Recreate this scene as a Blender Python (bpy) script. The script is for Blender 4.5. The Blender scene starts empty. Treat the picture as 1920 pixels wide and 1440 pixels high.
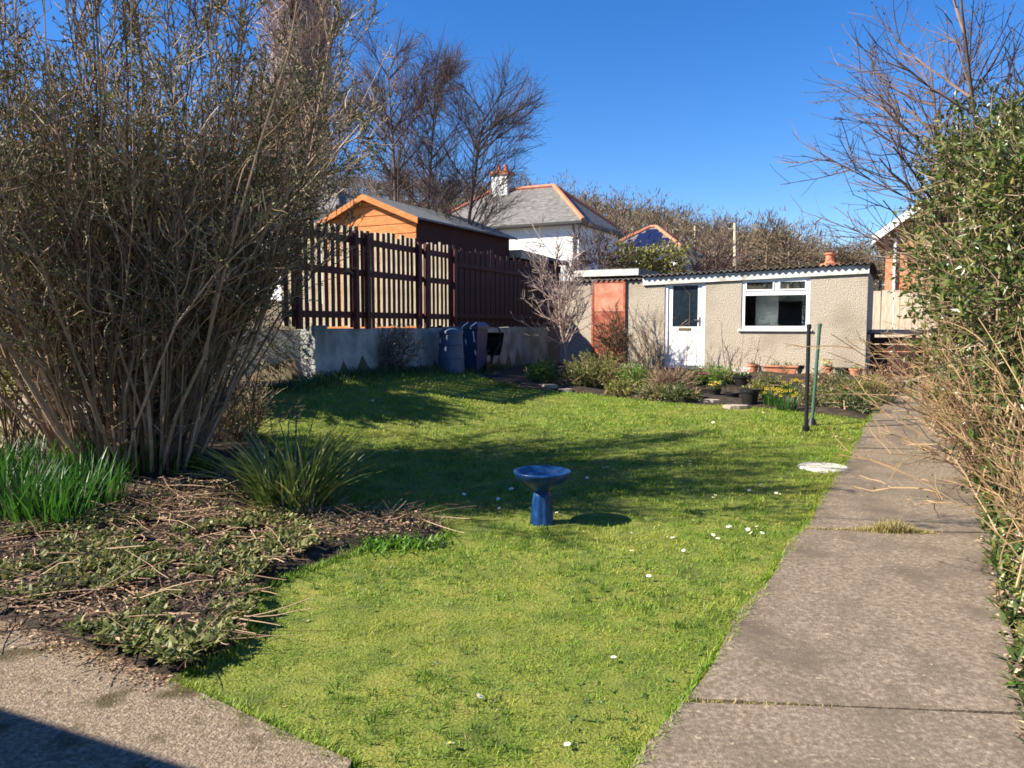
import bpy, math
import numpy as np
from mathutils import Matrix, Vector

R = np.random.default_rng(7)
scene = bpy.context.scene
COL = scene.collection
rad = math.radians

# ------------------------------------------------------------------ camera, sky, sun, exposure
CAM = np.array([0.0, 0.0, 1.6]); FPX = 1450.0; PITCH = math.atan(110 / FPX)
cd = bpy.data.cameras.new('camera'); cam = bpy.data.objects.new('camera', cd); COL.objects.link(cam)
cam.location = CAM; cam.rotation_euler = (math.pi / 2 - PITCH, 0, 0)
cd.sensor_width = 36; cd.lens = 36 * FPX / 1920; cd.clip_start = 0.05; cd.clip_end = 3000
scene.camera = cam

SUN_EL = rad(39); SUN_AZ = math.atan2(-0.972, -0.235)          # compass angle (x over y) of the sun
world = bpy.data.worlds.new('World'); scene.world = world; world.use_nodes = True
wn = world.node_tree.nodes; wl = world.node_tree.links
sky = wn.new('ShaderNodeTexSky'); sky.sky_type = 'NISHITA'; sky.sun_disc = False
sky.sun_elevation = SUN_EL; sky.sun_rotation = SUN_AZ
sky.altitude = 200; sky.air_density = 1.0; sky.dust_density = 0.1; sky.ozone_density = 5.0
bg = wn['Background']; bg.inputs['Strength'].default_value = 0.078
hs_ = wn.new('ShaderNodeHueSaturation'); hs_.inputs['Saturation'].default_value = 1.28; hs_.inputs['Hue'].default_value = 0.51
wl.new(sky.outputs[0], hs_.inputs['Color']); wl.new(hs_.outputs[0], bg.inputs['Color'])
sl = bpy.data.lights.new('sun', 'SUN'); sl.energy = 5.0; sl.angle = rad(0.53); sl.color = (1.0, 0.91, 0.76)
sun = bpy.data.objects.new('sun', sl); COL.objects.link(sun)
tosun = Vector((math.sin(SUN_AZ) * math.cos(SUN_EL), math.cos(SUN_AZ) * math.cos(SUN_EL), math.sin(SUN_EL)))
sun.rotation_euler = tosun.to_track_quat('Z', 'Y').to_euler(); sun.location = (-20, -5, 20)
vs = scene.view_settings; vs.view_transform = 'Standard'; vs.look = 'None'; vs.gamma = 1; vs.exposure = 1.3
vs.use_curve_mapping = False
scene.cycles.use_denoising = True
scene.cycles.max_bounces = 8; scene.cycles.transparent_max_bounces = 16
scene.cycles.filter_width = 1.7

# ------------------------------------------------------------------ numeric helpers
def sstep(a, b, x):
    t = np.clip((np.asarray(x, float) - a) / (b - a), 0, 1); return t * t * (3 - 2 * t)
FWD = np.array([0, math.cos(PITCH), -math.sin(PITCH)]); UPV = np.array([0, math.sin(PITCH), math.cos(PITCH)])
def ray(px, py):
    return FWD + np.array([1.0, 0, 0]) * (px - 960) / FPX + UPV * (720 - py) / FPX
def P(px, py, Y):                                              # photo direction, at a chosen depth Y
    d = ray(px, py); return CAM + d * (Y / d[1])
def unit2(v): return v / np.linalg.norm(v)
AX = np.array([0.46, 0.888]); RX = np.array([0.888, -0.46])    # garden axis and its right-hand perpendicular
WA = np.array([-3.25, 12.1]); WU = np.array([0.416, 0.909]); WN = np.array([0.909, -0.416])   # retaining wall line
WK = WA + WU * .35; LU = unit2(np.array([-0.97, -0.13])); LN = np.array([-LU[1], LU[0]])   # the wall turns left here
SH_L = np.array([1.18, 19.0]); SH_D = np.array([0.8926, -0.4509]); SH_N = np.array([-0.4509, -0.8926])
def h(x, y):                                                   # terrain height
    x = np.asarray(x, float); y = np.asarray(y, float)
    z = 0.25 * sstep(6, 15, y)
    s = (x - WA[0]) * WU[0] + (y - WA[1]) * WU[1]; d = (x - WA[0]) * WN[0] + (y - WA[1]) * WN[1]
    amp = (0.55 - 0.18 * sstep(0.5, 5.5, s)) * sstep(-4.5, -0.3, s)
    dl = (x - WK[0]) * LN[0] + (y - WK[1]) * LN[1]
    z = z + amp * sstep(3.6, -0.2, d)
    z = z + .26 * np.exp(-((x + 3.6) ** 2 + (y - 7.3) ** 2) / (2 * 1.25 ** 2))
    q = (x - SH_L[0]) * SH_N[0] + (y - SH_L[1]) * SH_N[1]
    z = z + 0.30 * sstep(2.6, 1.3, q) * sstep(0.0, 2.5, d) * sstep(40, 20, y)
    z = np.where((d < -0.12) & (dl < -0.12), 1.5 + 0.0 * x, z)                  # neighbour's terrace behind the wall
    far = np.hypot(x, y)
    z = z + 3.0 * sstep(24, 50, y)
    az = np.arctan2(x, y)
    hill = 17.0 - 23 * np.clip(az, -0.7, 0.6) + 1.2 * np.sin(az * 9 + 1)
    z = z + hill * sstep(55, 150, y) + 10 * sstep(160, 500, y) * sstep(0.3, -0.4, az)
    return z
def G(px, py):                                                 # photo direction down onto the terrain
    d = ray(px, py); t0 = 1.0
    for t in np.arange(1.0, 40, 0.02):
        p = CAM + d * t
        if p[2] <= h(p[0], p[1]): break
    return p
def G2(px, py): return G(px, py)[:2]
def on_plane(px, py, O, D):                                    # (s, z) where a photo direction meets a vertical plane
    d = ray(px, py); n = np.array([-D[1], D[0]])
    t = ((O - CAM[:2]) @ n) / (d[:2] @ n); p = CAM + d * t
    return (p[:2] - O) @ D, p[2]
def inpoly(pts, poly):
    x, y = pts[:, 0], pts[:, 1]; r = np.zeros(len(x), bool); n = len(poly); j = n - 1
    for i in range(n):
        xi, yi = poly[i]; xj, yj = poly[j]
        c = ((yi > y) != (yj > y)) & (x < (xj - xi) * (y - yi) / (yj - yi + 1e-12) + xi)
        r ^= c; j = i
    return r
def unit(v): return v / np.maximum(np.linalg.norm(v, axis=-1, keepdims=True), 1e-9)
def vnoise(x, y, f, seed=0):                                   # smooth cheap noise, about -1..1
    r = np.random.default_rng(seed); o = 0
    for k in range(6):
        a = r.uniform(0, 6.28); w = f * r.uniform(0.6, 1.7)
        o = o + np.sin((x * math.cos(a) + y * math.sin(a)) * w + r.uniform(0, 6.28))
    return o / 3.2

# ------------------------------------------------------------------ mesh builder
class MB:
    def __init__(s): s.v = []; s.f = []; s.n = 0
    def add(s, verts, faces, m=0):                             # faces: (F,k) array of local indices
        verts = np.asarray(verts, float).reshape(-1, 3); s.v.append(verts)
        if isinstance(faces, np.ndarray): s.f.append((faces + s.n, m))
        else:
            for k in sorted({len(f) for f in faces}): s.f.append((np.array([f for f in faces if len(f) == k], np.int64) + s.n, m))
        s.n += len(verts); return s
    def box(s, lo, hi, m=0, front=None, M=None):               # front: material of the -y face
        x0, y0, z0 = lo; x1, y1, z1 = hi
        v = np.array([(x0,y0,z0),(x1,y0,z0),(x1,y1,z0),(x0,y1,z0),(x0,y0,z1),(x1,y0,z1),(x1,y1,z1),(x0,y1,z1)], float)
        if M is not None: v = M(v)
        b = np.array([(3,2,1,0),(4,5,6,7),(1,2,6,5),(2,3,7,6),(3,0,4,7)])
        n = s.n; s.v.append(v); s.n += 8
        s.f.append((b + n, m)); s.f.append((np.array([(0,1,5,4)]) + n, m if front is None else front)); return s
    def tubes(s, C, Rd, sides=3, m=0, cap=True):               # C (N,k,3) centre lines, Rd (N,k) radii
        C = np.asarray(C, float); Rd = np.asarray(Rd, float); N, k, _ = C.shape
        T = unit(np.gradient(C, axis=1)); ref = np.where(np.abs(T[..., 2:3]) > 0.9, [1.0, 0, 0], [0, 0, 1.0])
        ref = np.broadcast_to(ref[:, :1], T.shape); A = unit(np.cross(T, ref)); B = np.cross(T, A)
        a = np.arange(sides) * 2 * math.pi / sides
        V = C[:, :, None] + Rd[:, :, None, None] * (np.cos(a)[:, None] * A[:, :, None] + np.sin(a)[:, None] * B[:, :, None])
        base = (np.arange(N) * k * sides)[:, None, None] + (np.arange(k - 1) * sides)[None, :, None]
        i = np.arange(sides); j = (i + 1) % sides
        F = np.stack([base + i, base + j, base + j + sides, base + i + sides], -1).reshape(-1, 4)
        n = s.n; s.v.append(V.reshape(-1, 3)); s.n += N * k * sides; s.f.append((F + n, m))
        if cap and sides > 3:
            e = (np.arange(N) * k * sides)[:, None]
            s.f.append((e + i[::-1] + n, m)); s.f.append((e + (k - 1) * sides + i + n, m))
        return s
    def ribbons(s, C, W, side, m=0):                           # flat tapering blades, C (N,k,3), W (N,), side (N,3)
        N, k, _ = C.shape; w = np.sin(np.linspace(0.9, math.pi, k))[None, :-1] * W[:, None] * 0.5
        L = C[:, :-1] - side[:, None] * w[..., None]; Q = C[:, :-1] + side[:, None] * w[..., None]
        V = np.concatenate([np.stack([L, Q], 2).reshape(N, -1, 3), C[:, -1:]], 1); c = 2 * (k - 1) + 1
        o = np.arange(N)[:, None] * c
        n = s.n; s.v.append(V.reshape(-1, 3)); s.n += N * c
        for q in range(k - 2): s.f.append((o + np.array([2*q, 2*q+1, 2*q+3, 2*q+2]) + n, m))
        s.f.append((o + np.array([2*k-4, 2*k-3, 2*k-2]) + n, m)); return s
    def leaves(s, c, d, up, L, W, m=0, fold=0.25):             # folded leaf: two tris each half joined as 2 quads
        d = unit(d); sd = unit(np.cross(d, up)); nn = np.cross(sd, d)
        L = L[:, None]; W = W[:, None]
        a = c; b = c + d * L; mid = c + d * L * 0.45
        l = mid - sd * W * 0.5 + nn * W * fold; r = mid + sd * W * 0.5 + nn * W * fold
        V = np.stack([a, l, b, r], 1); N = len(c); n = s.n
        s.v.append(V.reshape(-1, 3)); s.n += 4 * N; o = np.arange(N)[:, None] * 4 + n
        s.f.append((o + np.array([0, 2, 1]), m)); s.f.append((o + np.array([0, 3, 2]), m)); return s
    def lathe(s, prof, n=32, m=0, c=(0, 0, 0)):                # prof: list of (r, z)
        prof = np.array(prof, float); a = np.arange(n) * 2 * math.pi / n
        V = np.stack([prof[:, :1] * np.cos(a), prof[:, :1] * np.sin(a), np.repeat(prof[:, 1:], n, 1)], -1) + np.array(c)
        k = len(prof); i = np.arange(n); j = (i + 1) % n; o = (np.arange(k - 1) * n)[:, None]
        F = np.stack([o + i, o + j, o + j + n, o + i + n], -1).reshape(-1, 4)
        return s.add(V.reshape(-1, 3), F, m)
    def poly(s, pts, m=0):
        return s.add(pts, [list(range(len(pts)))], m)
    def prism(s, pts, z0, z1, m=0):                            # closed outline (ccw, 2D) extruded
        p = np.array(pts, float); n = len(p)
        V = np.vstack([np.c_[p, np.full(n, z0)], np.c_[p, np.full(n, z1)]]); i = np.arange(n); j = (i + 1) % n
        k = s.n; s.add(V, np.stack([i, j, j + n, i + n], -1), m)
        s.f.append((np.arange(n)[None, ::-1] + k, m)); s.f.append((np.arange(n)[None] + n + k, m)); return s
    def mesh(s, name, mats, smooth=False, inv=None):
        me = bpy.data.meshes.new(name); V = np.vstack(s.v)
        if inv is not None:
            I = np.array(inv); V = V @ I[:3, :3].T + I[:3, 3]
        me.vertices.add(len(V)); me.vertices.foreach_set('co', V.astype(np.float32).ravel())
        loops = np.concatenate([f.ravel() for f, _ in s.f]); tot = np.concatenate([np.full(len(f), f.shape[1]) for f, _ in s.f])
        mi = np.concatenate([np.full(len(f), m) for f, m in s.f])
        me.loops.add(len(loops)); me.loops.foreach_set('vertex_index', loops.astype(np.int32))
        me.polygons.add(len(tot)); st = np.concatenate([[0], np.cumsum(tot)[:-1]])
        me.polygons.foreach_set('loop_start', st.astype(np.int32))
        me.polygons.foreach_set('material_index', mi.astype(np.int32))
        me.update(calc_edges=True)
        me.polygons.foreach_set('use_smooth', np.full(len(tot), bool(smooth)))
        for m in (mats if isinstance(mats, (list, tuple)) else [mats]): me.materials.append(m)
        return me
def tag(o, label=None, cat=None, group=None, kind=None):
    if label: o['label'] = label
    if cat: o['category'] = cat
    if group: o['group'] = group
    if kind: o['kind'] = kind
    return o
def thing(name, label, cat, loc=(0, 0, 0), rotz=0.0, group=None):
    o = bpy.data.objects.new(name, None); COL.objects.link(o); o.location = loc; o.rotation_euler = (0, 0, rotz)
    o.empty_display_size = 0.2
    return tag(o, label, cat, group)
def rootmat(o):
    while o.parent is not None: o = o.parent
    return Matrix.Translation(o.location) @ o.rotation_euler.to_matrix().to_4x4()
def obj(name, mb, mats, parent=None, smooth=False, local=False):
    """link one mesh object; its vertices are given in world space unless local (then in the root's space)"""
    inv = None if (parent is None or local) else rootmat(parent).inverted()
    o = bpy.data.objects.new(name, mb.mesh(name, mats, smooth, inv)); COL.objects.link(o)
    if parent is not None: o.parent = parent
    return o
def inst(name, me, parent, loc=(0, 0, 0), rot=(0, 0, 0), sc=(1, 1, 1)):
    o = bpy.data.objects.new(name, me); COL.objects.link(o); o.parent = parent
    o.location = loc; o.rotation_euler = rot; o.scale = sc; return o
def single(name, mb, mats, label, cat, loc, smooth=False, group=None, rotz=0.0):   # a thing that is one mesh, origin at its base
    M = Matrix.Translation(Vector(loc)) @ Matrix.Rotation(rotz, 4, 'Z')
    o = bpy.data.objects.new(name, mb.mesh(name, mats, smooth, M.inverted())); COL.objects.link(o)
    o.location = loc; o.rotation_euler = (0, 0, rotz); return tag(o, label, cat, group)

# ------------------------------------------------------------------ materials
def mat(name, stops, scale=6.0, rough=0.85, spec=0.3, island=0.0, transl=0.0, bump=0.0, bscale=60.0, detail=6.0,
        speck=None, speck_scale=90.0, speck_at=0.6, metal=0.0, big=None, stretch=None, coat=0.0):
    """colour ramp `stops` [(pos, rgb)] driven by noise and, by `island`, by a random value per loose piece"""
    m = bpy.data.materials.new(name); m.use_nodes = True; nt = m.node_tree; N = nt.nodes; L = nt.links
    b = N['Principled BSDF']; out = N['Material Output']
    b.inputs['Roughness'].default_value = rough; b.inputs['Specular IOR Level'].default_value = spec; b.inputs['Metallic'].default_value = metal
    if coat: b.inputs['Coat Weight'].default_value = coat; b.inputs['Coat Roughness'].default_value = 0.08
    tc = N.new('ShaderNodeNewGeometry'); vec = tc.outputs['Position']
    tob = N.new('ShaderNodeTexCoord'); vec = tob.outputs['Object']
    if stretch:
        mp = N.new('ShaderNodeMapping'); mp.inputs['Scale'].default_value = stretch; L.new(vec, mp.inputs['Vector']); vec = mp.outputs[0]
    no = N.new('ShaderNodeTexNoise'); no.inputs['Scale'].default_value = scale; no.inputs['Detail'].default_value = detail
    no.inputs['Roughness'].default_value = 0.65; L.new(vec, no.inputs['Vector'])
    fac = no.outputs['Fac']
    mr = N.new('ShaderNodeMapRange'); mr.inputs[1].default_value = 0.28; mr.inputs[2].default_value = 0.72; L.new(fac, mr.inputs[0]); fac = mr.outputs[0]
    if island:
        mx = N.new('ShaderNodeMix'); mx.data_type = 'FLOAT'; mx.inputs[0].default_value = island
        L.new(fac, mx.inputs[2]); L.new(tc.outputs['Random Per Island'], mx.inputs[3]); fac = mx.outputs[0]
    cr = N.new('ShaderNodeValToRGB'); L.new(fac, cr.inputs[0]); el = cr.color_ramp.elements
    while len(el) < len(stops): el.new(0.5)
    for e, (p, c) in zip(el, stops): e.position = p; e.color = (*c, 1)
    colr = cr.outputs[0]
    def mixin(col2, fsock):
        nonlocal colr
        mc = N.new('ShaderNodeMix'); mc.data_type = 'RGBA'; L.new(fsock, mc.inputs[0]); L.new(colr, mc.inputs[6])
        mc.inputs[7].default_value = (*col2, 1); colr = mc.outputs[2]
    if big:                                                     # (colour, scale, threshold, softness)
        n2 = N.new('ShaderNodeTexNoise'); n2.inputs['Scale'].default_value = big[1]; n2.inputs['Detail'].default_value = 5
        L.new(tob.outputs['Object'], n2.inputs['Vector'])
        r2 = N.new('ShaderNodeMapRange'); r2.inputs[1].default_value = big[2]; r2.inputs[2].default_value = big[2] + big[3]; L.new(n2.outputs['Fac'], r2.inputs[0])
        mixin(big[0], r2.outputs[0])
    if speck:
        n3 = N.new('ShaderNodeTexNoise'); n3.inputs['Scale'].default_value = speck_scale; n3.inputs['Detail'].default_value = 3
        L.new(vec, n3.inputs['Vector'])
        r3 = N.new('ShaderNodeMapRange'); r3.inputs[1].default_value = speck_at; r3.inputs[2].default_value = speck_at + 0.10; L.new(n3.outputs['Fac'], r3.inputs[0])
        mixin(speck, r3.outputs[0])
    L.new(colr, b.inputs['Base Color'])
    if bump:
        nb = N.new('ShaderNodeTexNoise'); nb.inputs['Scale'].default_value = bscale; nb.inputs['Detail'].default_value = 5; L.new(vec, nb.inputs['Vector'])
        bp = N.new('ShaderNodeBump'); bp.inputs['Strength'].default_value = min(1, bump); bp.inputs['Distance'].default_value = 0.02 * bump
        L.new(nb.outputs['Fac'], bp.inputs['Height']); L.new(bp.outputs[0], b.inputs['Normal'])
    if transl:
        tr = N.new('ShaderNodeBsdfTranslucent'); L.new(colr, tr.inputs['Color']); ms = N.new('ShaderNodeMixShader')
        ms.inputs[0].default_value = transl; L.new(b.outputs[0], ms.inputs[1]); L.new(tr.outputs[0], ms.inputs[2]); L.new(ms.outputs[0], out.inputs['Surface'])
    return m
def flat(name, c, rough=0.5, spec=0.4, var=0.12, **k):
    lo = tuple(v * (1 - var) for v in c); hi = tuple(min(1, v * (1 + var)) for v in c)
    return mat(name, [(0.0, lo), (1.0, hi)], rough=rough, spec=spec, **k)

M_SOIL = mat('soil', [(0, (.012,.008,.005)), (.5, (.035,.025,.017)), (1, (.09,.065,.042))], 9, bump=1.0, bscale=30)
M_GRND = mat('terrain', [(0, (.07,.055,.03)), (1, (.15,.12,.07))], 0.3, bump=.3)
M_TURF = mat('turf', [(0, (.06,.08,.014)), (.5, (.14,.17,.025)), (1, (.24,.22,.05))], 3.0, bump=.8, bscale=80)
M_GRASS = mat('grass', [(0, (.045,.12,.012)), (.35, (.135,.25,.02)), (.65, (.25,.35,.035)), (.88, (.42,.41,.07)), (1, (.46,.36,.14))], 5.0, rough=.55, spec=.35, island=.38, transl=.35, detail=8, big=((.36,.37,.055), 1.0, .50, .22))
M_LAWN2 = mat('lawn_tufts', [(0, (.035,.09,.010)), (.6, (.11,.21,.02)), (1, (.26,.33,.04))], 3, rough=.5, spec=.35, island=.7, transl=.35)
M_CONC = mat('path_concrete', [(0, (.088,.068,.048)), (.5, (.178,.140,.100)), (1, (.34,.28,.21))], 42, rough=.9, bump=.5, bscale=120, speck=(.36,.30,.215), speck_scale=26, speck_at=.645, big=((.112,.088,.064), 2.2, .47, .22), detail=14)
M_PAVE = mat('paving_concrete', [(0, (.07,.052,.034)), (.5, (.20,.155,.108)), (1, (.38,.31,.225))], 44, rough=.92, bump=.8, bscale=90, speck=(.44,.37,.28), speck_scale=45, speck_at=.63, big=((.07,.055,.024), 4, .54, .10), detail=10)
M_DASH = mat('pebbledash', [(0, (.22,.185,.14)), (.4, (.37,.32,.255)), (.7, (.48,.425,.345)), (1, (.68,.62,.52))], 50, rough=.92, bump=1.0, bscale=38, detail=3, speck=(.17,.145,.115), speck_scale=60, speck_at=.62, big=((.31,.265,.205), 1.3, .50, .2))
M_WALLC = mat('retaining_render', [(0, (.16,.165,.16)), (.5, (.30,.31,.30)), (1, (.46,.46,.44))], 2.5, rough=.92, bump=.6, bscale=30, big=((.12,.14,.11), 1.6, .5, .2))
M_UPVC = flat('white_upvc', (.80,.80,.80), .28, .5, .03)
M_FASC = mat('fascia_paint', [(0, (.30,.27,.23)), (.45, (.58,.55,.50)), (1, (.74,.72,.68))], 4, rough=.7, bump=.3, bscale=40)
M_SHEET = mat('corrugated_sheet', [(0, (.05,.045,.045)), (.6, (.13,.12,.115)), (1, (.26,.25,.23))], 5, rough=.85, bump=.4)
M_GLASS = flat('dark_glass', (.012,.016,.02), .04, .6, .1)
M_OBSC = mat('obscure_glass', [(0, (.006,.012,.018)), (1, (.02,.03,.04))], 10, rough=.16, spec=.5, bump=.35, bscale=45, speck=(.10,.13,.16), speck_scale=28, speck_at=.68)
M_BLIND = flat('curtain_cloth', (.62,.60,.55), .9, .1)
M_RUST = mat('red_board', [(0, (.20,.045,.028)), (.5, (.32,.085,.05)), (1, (.42,.19,.13))], 7, rough=.8, bump=.4, bscale=50)
M_RUST2 = mat('pale_red_board', [(0, (.36,.12,.075)), (.5, (.48,.20,.125)), (1, (.56,.34,.24))], 5, rough=.8, bump=.3, bscale=50)
M_STAIN = mat('dark_red_stain', [(0, (.03,.008,.008)), (.6, (.085,.021,.019)), (1, (.13,.04,.034))], 4, rough=.7, stretch=(6, 6, .6), bump=.3)
M_PALE = mat('pale_wood', [(0, (.22,.18,.11)), (.5, (.40,.35,.25)), (1, (.56,.52,.43))], 5, rough=.85, stretch=(5, 5, .8), bump=.3)
M_BOARDB = mat('dark_boards', [(0, (.014,.005,.006)), (.6, (.045,.016,.015)), (1, (.09,.045,.04))], 4, rough=.75, stretch=(6, 6, .5), bump=.4)
M_ORANGE = mat('orange_cladding', [(0, (.34,.105,.025)), (.5, (.46,.155,.035)), (1, (.58,.24,.07))], 4, rough=.65, stretch=(1, 1, 6))
M_FELT = mat('roof_felt', [(0, (.08,.085,.09)), (1, (.18,.18,.185))], 8, rough=.9, bump=.4, bscale=120)
M_SLATE = mat('slate', [(0, (.06,.058,.055)), (.5, (.14,.132,.125)), (1, (.25,.24,.23))], 3.5, rough=.7, bump=.5, bscale=8, stretch=(1, 1, 4))
M_RTILE = mat('ridge_tile', [(0, (.42,.14,.08)), (1, (.60,.24,.14))], 5, rough=.8)
M_WHITE = flat('white_render', (.80,.80,.79), .85, .2, .06)
M_BRICKC = mat('brickwork', [(0, (.36,.13,.065)), (.5, (.50,.21,.11)), (1, (.62,.34,.21))], 9, rough=.9, bump=.5, bscale=30)
M_PV = flat('solar_glass', (.012,.016,.05), .12, .6)
M_FPALE = mat('pale_fence_board', [(0, (.34,.28,.19)), (.5, (.50,.43,.32)), (1, (.62,.55,.43))], 4, rough=.85, stretch=(6, 6, .7), bump=.3)
M_BLACK = flat('black_plastic', (.012,.012,.013), .45, .5, .3)
M_BLUEB = mat('blue_plastic', [(0, (.016,.034,.085)), (1, (.03,.06,.13))], 5, rough=.4, spec=.5)
M_BLUEG = mat('faded_blue_plastic', [(0, (.055,.08,.14)), (1, (.095,.125,.20))], 5, rough=.5, spec=.45)
M_GLAZE = mat('blue_glaze', [(0, (.003,.014,.05)), (.5, (.006,.036,.125)), (1, (.022,.095,.23))], 16, rough=.3, spec=.25, coat=.12, stretch=(1, 1, .35))
M_METB = flat('dark_metal', (.012,.013,.014), .4, .5)
M_METG = flat('green_metal', (.05,.12,.085), .4, .5)
M_TERRA = mat('terracotta', [(0, (.40,.15,.08)), (1, (.58,.27,.16))], 8, rough=.85)
M_STONE = mat('edging_stone', [(0, (.22,.18,.13)), (.5, (.38,.32,.24)), (1, (.55,.49,.39))], 9, rough=.9, bump=.6, bscale=40)
M_DISC = mat('pale_disc', [(0, (.30,.29,.25)), (.5, (.46,.44,.38)), (1, (.58,.56,.49))], 9, rough=.85, bump=.3)
M_BARK = mat('shrub_bark', [(0, (.05,.033,.02)), (.35, (.17,.115,.07)), (.75, (.40,.285,.185)), (1, (.62,.48,.35))], 8, rough=.85, island=.7)
M_BARKD = mat('tree_bark', [(0, (.04,.03,.025)), (.6, (.12,.085,.065)), (1, (.24,.185,.14))], 6, rough=.9, island=.4)
M_BARKP = mat('pale_twigs', [(0, (.20,.14,.12)), (.5, (.36,.27,.23)), (1, (.54,.43,.37))], 4, rough=.9, island=.7)
M_BARKR = mat('reddish_twigs', [(0, (.05,.036,.032)), (.6, (.13,.09,.078)), (1, (.25,.18,.15))], 4, rough=.9, island=.6)
M_TANTW = mat('tan_stems', [(0, (.13,.075,.035)), (.5, (.30,.19,.095)), (1, (.50,.36,.20))], 5, rough=.85, island=.75)
M_OLIVE = mat('olive_leaf', [(0, (.03,.042,.013)), (.45, (.10,.12,.038)), (.75, (.20,.20,.075)), (1, (.42,.31,.17))], 2, rough=.55, island=.75, transl=.2)
M_LEAFG = mat('green_leaf', [(0, (.018,.04,.008)), (.5, (.05,.105,.018)), (1, (.13,.19,.04))], 2, rough=.4, spec=.5, island=.75, transl=.25)
M_LAUREL = mat('laurel_leaf', [(0, (.02,.045,.010)), (.45, (.075,.12,.024)), (.78, (.19,.20,.05)), (1, (.38,.32,.12))], 1.2, rough=.35, spec=.5, island=.65, transl=.25)
M_YELG = mat('yellow_green_leaf', [(0, (.08,.10,.02)), (.5, (.21,.23,.045)), (1, (.40,.37,.12))], 2, rough=.5, island=.75, transl=.3)
M_STRAW = mat('straw_grass', [(0, (.14,.13,.03)), (.5, (.34,.29,.09)), (1, (.52,.43,.20))], 4, rough=.6, island=.7, transl=.3)
M_BRIGHT = mat('bright_leaf', [(0, (.06,.16,.015)), (.6, (.14,.30,.03)), (1, (.28,.42,.07))], 2, rough=.5, island=.7, transl=.35)
M_DAFF = mat('daffodil_leaf', [(0, (.015,.05,.008)), (.5, (.035,.12,.014)), (.9, (.08,.20,.025)), (1, (.22,.26,.05))], 2, rough=.4, spec=.5, island=.75, transl=.4)
M_STRAP = mat('strap_leaf', [(0, (.04,.075,.016)), (.5, (.11,.17,.04)), (.85, (.24,.27,.08)), (1, (.42,.34,.16))], 2, rough=.45, spec=.5, island=.8, transl=.3)
M_DEAD = mat('dead_leaf', [(0, (.06,.033,.02)), (.5, (.25,.155,.095)), (1, (.55,.41,.27))], 3, rough=.85, island=.85, transl=.1)
M_WEED = mat('weed_leaf', [(0, (.035,.055,.014)), (.5, (.14,.165,.045)), (1, (.38,.37,.15))], 2, rough=.5, island=.75, transl=.3)
M_DKGRN = mat('evergreen', [(0, (.006,.014,.006)), (.6, (.02,.035,.012)), (1, (.05,.065,.022))], 2, rough=.6, island=.7)
M_PETAL = flat('white_petal', (.82,.82,.80), .6, .2, .03)
M_YEL = flat('yellow_petal', (.72,.58,.10), .6, .2, .15)
M_PINK = flat('pink_petal', (.55,.14,.30), .6, .2, .3)
M_WOODF = mat('hill_twigs', [(0, (.065,.048,.03)), (.5, (.17,.125,.08)), (1, (.30,.23,.15))], .11, rough=.95, island=.5)

# ------------------------------------------------------------------ plant generators
def rdir(n, rng=R): return unit(rng.normal(size=(n, 3)))
def curves(start, d0, length, k=4, wob=0.15, lift=0.0, rng=R):
    """N bent centre lines from start in direction d0; lift bends them up (or down) along the way"""
    N = len(start); C = np.zeros((N, k, 3)); C[:, 0] = start; d = unit(d0).copy(); st = (np.broadcast_to(length, (N,)) / (k - 1))[:, None]
    for i in range(1, k):
        d = unit(d + rng.normal(size=(N, 3)) * wob + np.array([0, 0, lift])); C[:, i] = C[:, i - 1] + d * st
    return C
def branch(par, n, t0, t1, ang, length, k=4, wob=0.15, lift=0.0, rng=R, taper=0.5):
    """n children on random parents between t0 and t1 of their length; ang = (min,max) radians off the parent"""
    N, K, _ = par.shape; i = rng.integers(0, N, n); t = rng.uniform(t0, t1, n); u = t * (K - 1); j = np.minimum(u.astype(int), K - 2); f = (u - j)[:, None]
    p = par[i, j] * (1 - f) + par[i, j + 1] * f; T = unit(par[i, j + 1] - par[i, j])
    pr = unit(np.cross(T, rdir(n, rng))); a = rng.uniform(ang[0], ang[1], n)[:, None]
    d = T * np.cos(a) + pr * np.sin(a)
    L = rng.uniform(length[0], length[1], n) * (1 - taper * (t - t0) / max(t1 - t0, 1e-6))
    return curves(p, d, L, k, wob, lift, rng)
def radii(N, k, r0, r1, rng=R, var=0.25):
    return np.linspace(r0, r1, k)[None] * rng.uniform(1 - var, 1 + var, (N, 1))
def leaf_on(mb, C, n, L, W, m=0, t0=0.3, up=0.3, rng=R, spread=0.9):
    N, K, _ = C.shape; i = rng.integers(0, N, n); u = rng.uniform(t0, 1, n) * (K - 1); j = np.minimum(u.astype(int), K - 2); f = (u - j)[:, None]
    p = C[i, j] * (1 - f) + C[i, j + 1] * f; T = unit(C[i, j + 1] - C[i, j])
    d = unit(T * 0.5 + rdir(n, rng) * spread + np.array([0, 0, up])); mb.leaves(p, d, rdir(n, rng), rng.uniform(*L, n), rng.uniform(*W, n), m)
def blades(mb, base, L, lean, W, k=4, droop=0.25, m=0, rng=R, dirs=None):
    """strap leaves: base (N,3), length, lean outwards (rad), drooping tips"""
    N = len(base); a = rng.uniform(0, 2 * math.pi, N) if dirs is None else dirs; o = np.stack([np.cos(a), np.sin(a), 0 * a], -1)
    th = lean.copy(); C = np.zeros((N, k, 3)); C[:, 0] = base
    for i in range(1, k):
        d = o * np.sin(th)[:, None] + np.array([0, 0, 1.0]) * np.cos(th)[:, None]; C[:, i] = C[:, i - 1] + d * (L / (k - 1))[:, None]; th = th + droop * rng.uniform(0.3, 1.6, N)
    side = np.stack([-np.sin(a), np.cos(a), 0 * a], -1); tw = rng.uniform(-0.9, 0.9, N)[:, None]
    side = unit(side * np.cos(tw) + o * np.sin(tw)); mb.ribbons(C, W, side, m); return C
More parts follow.
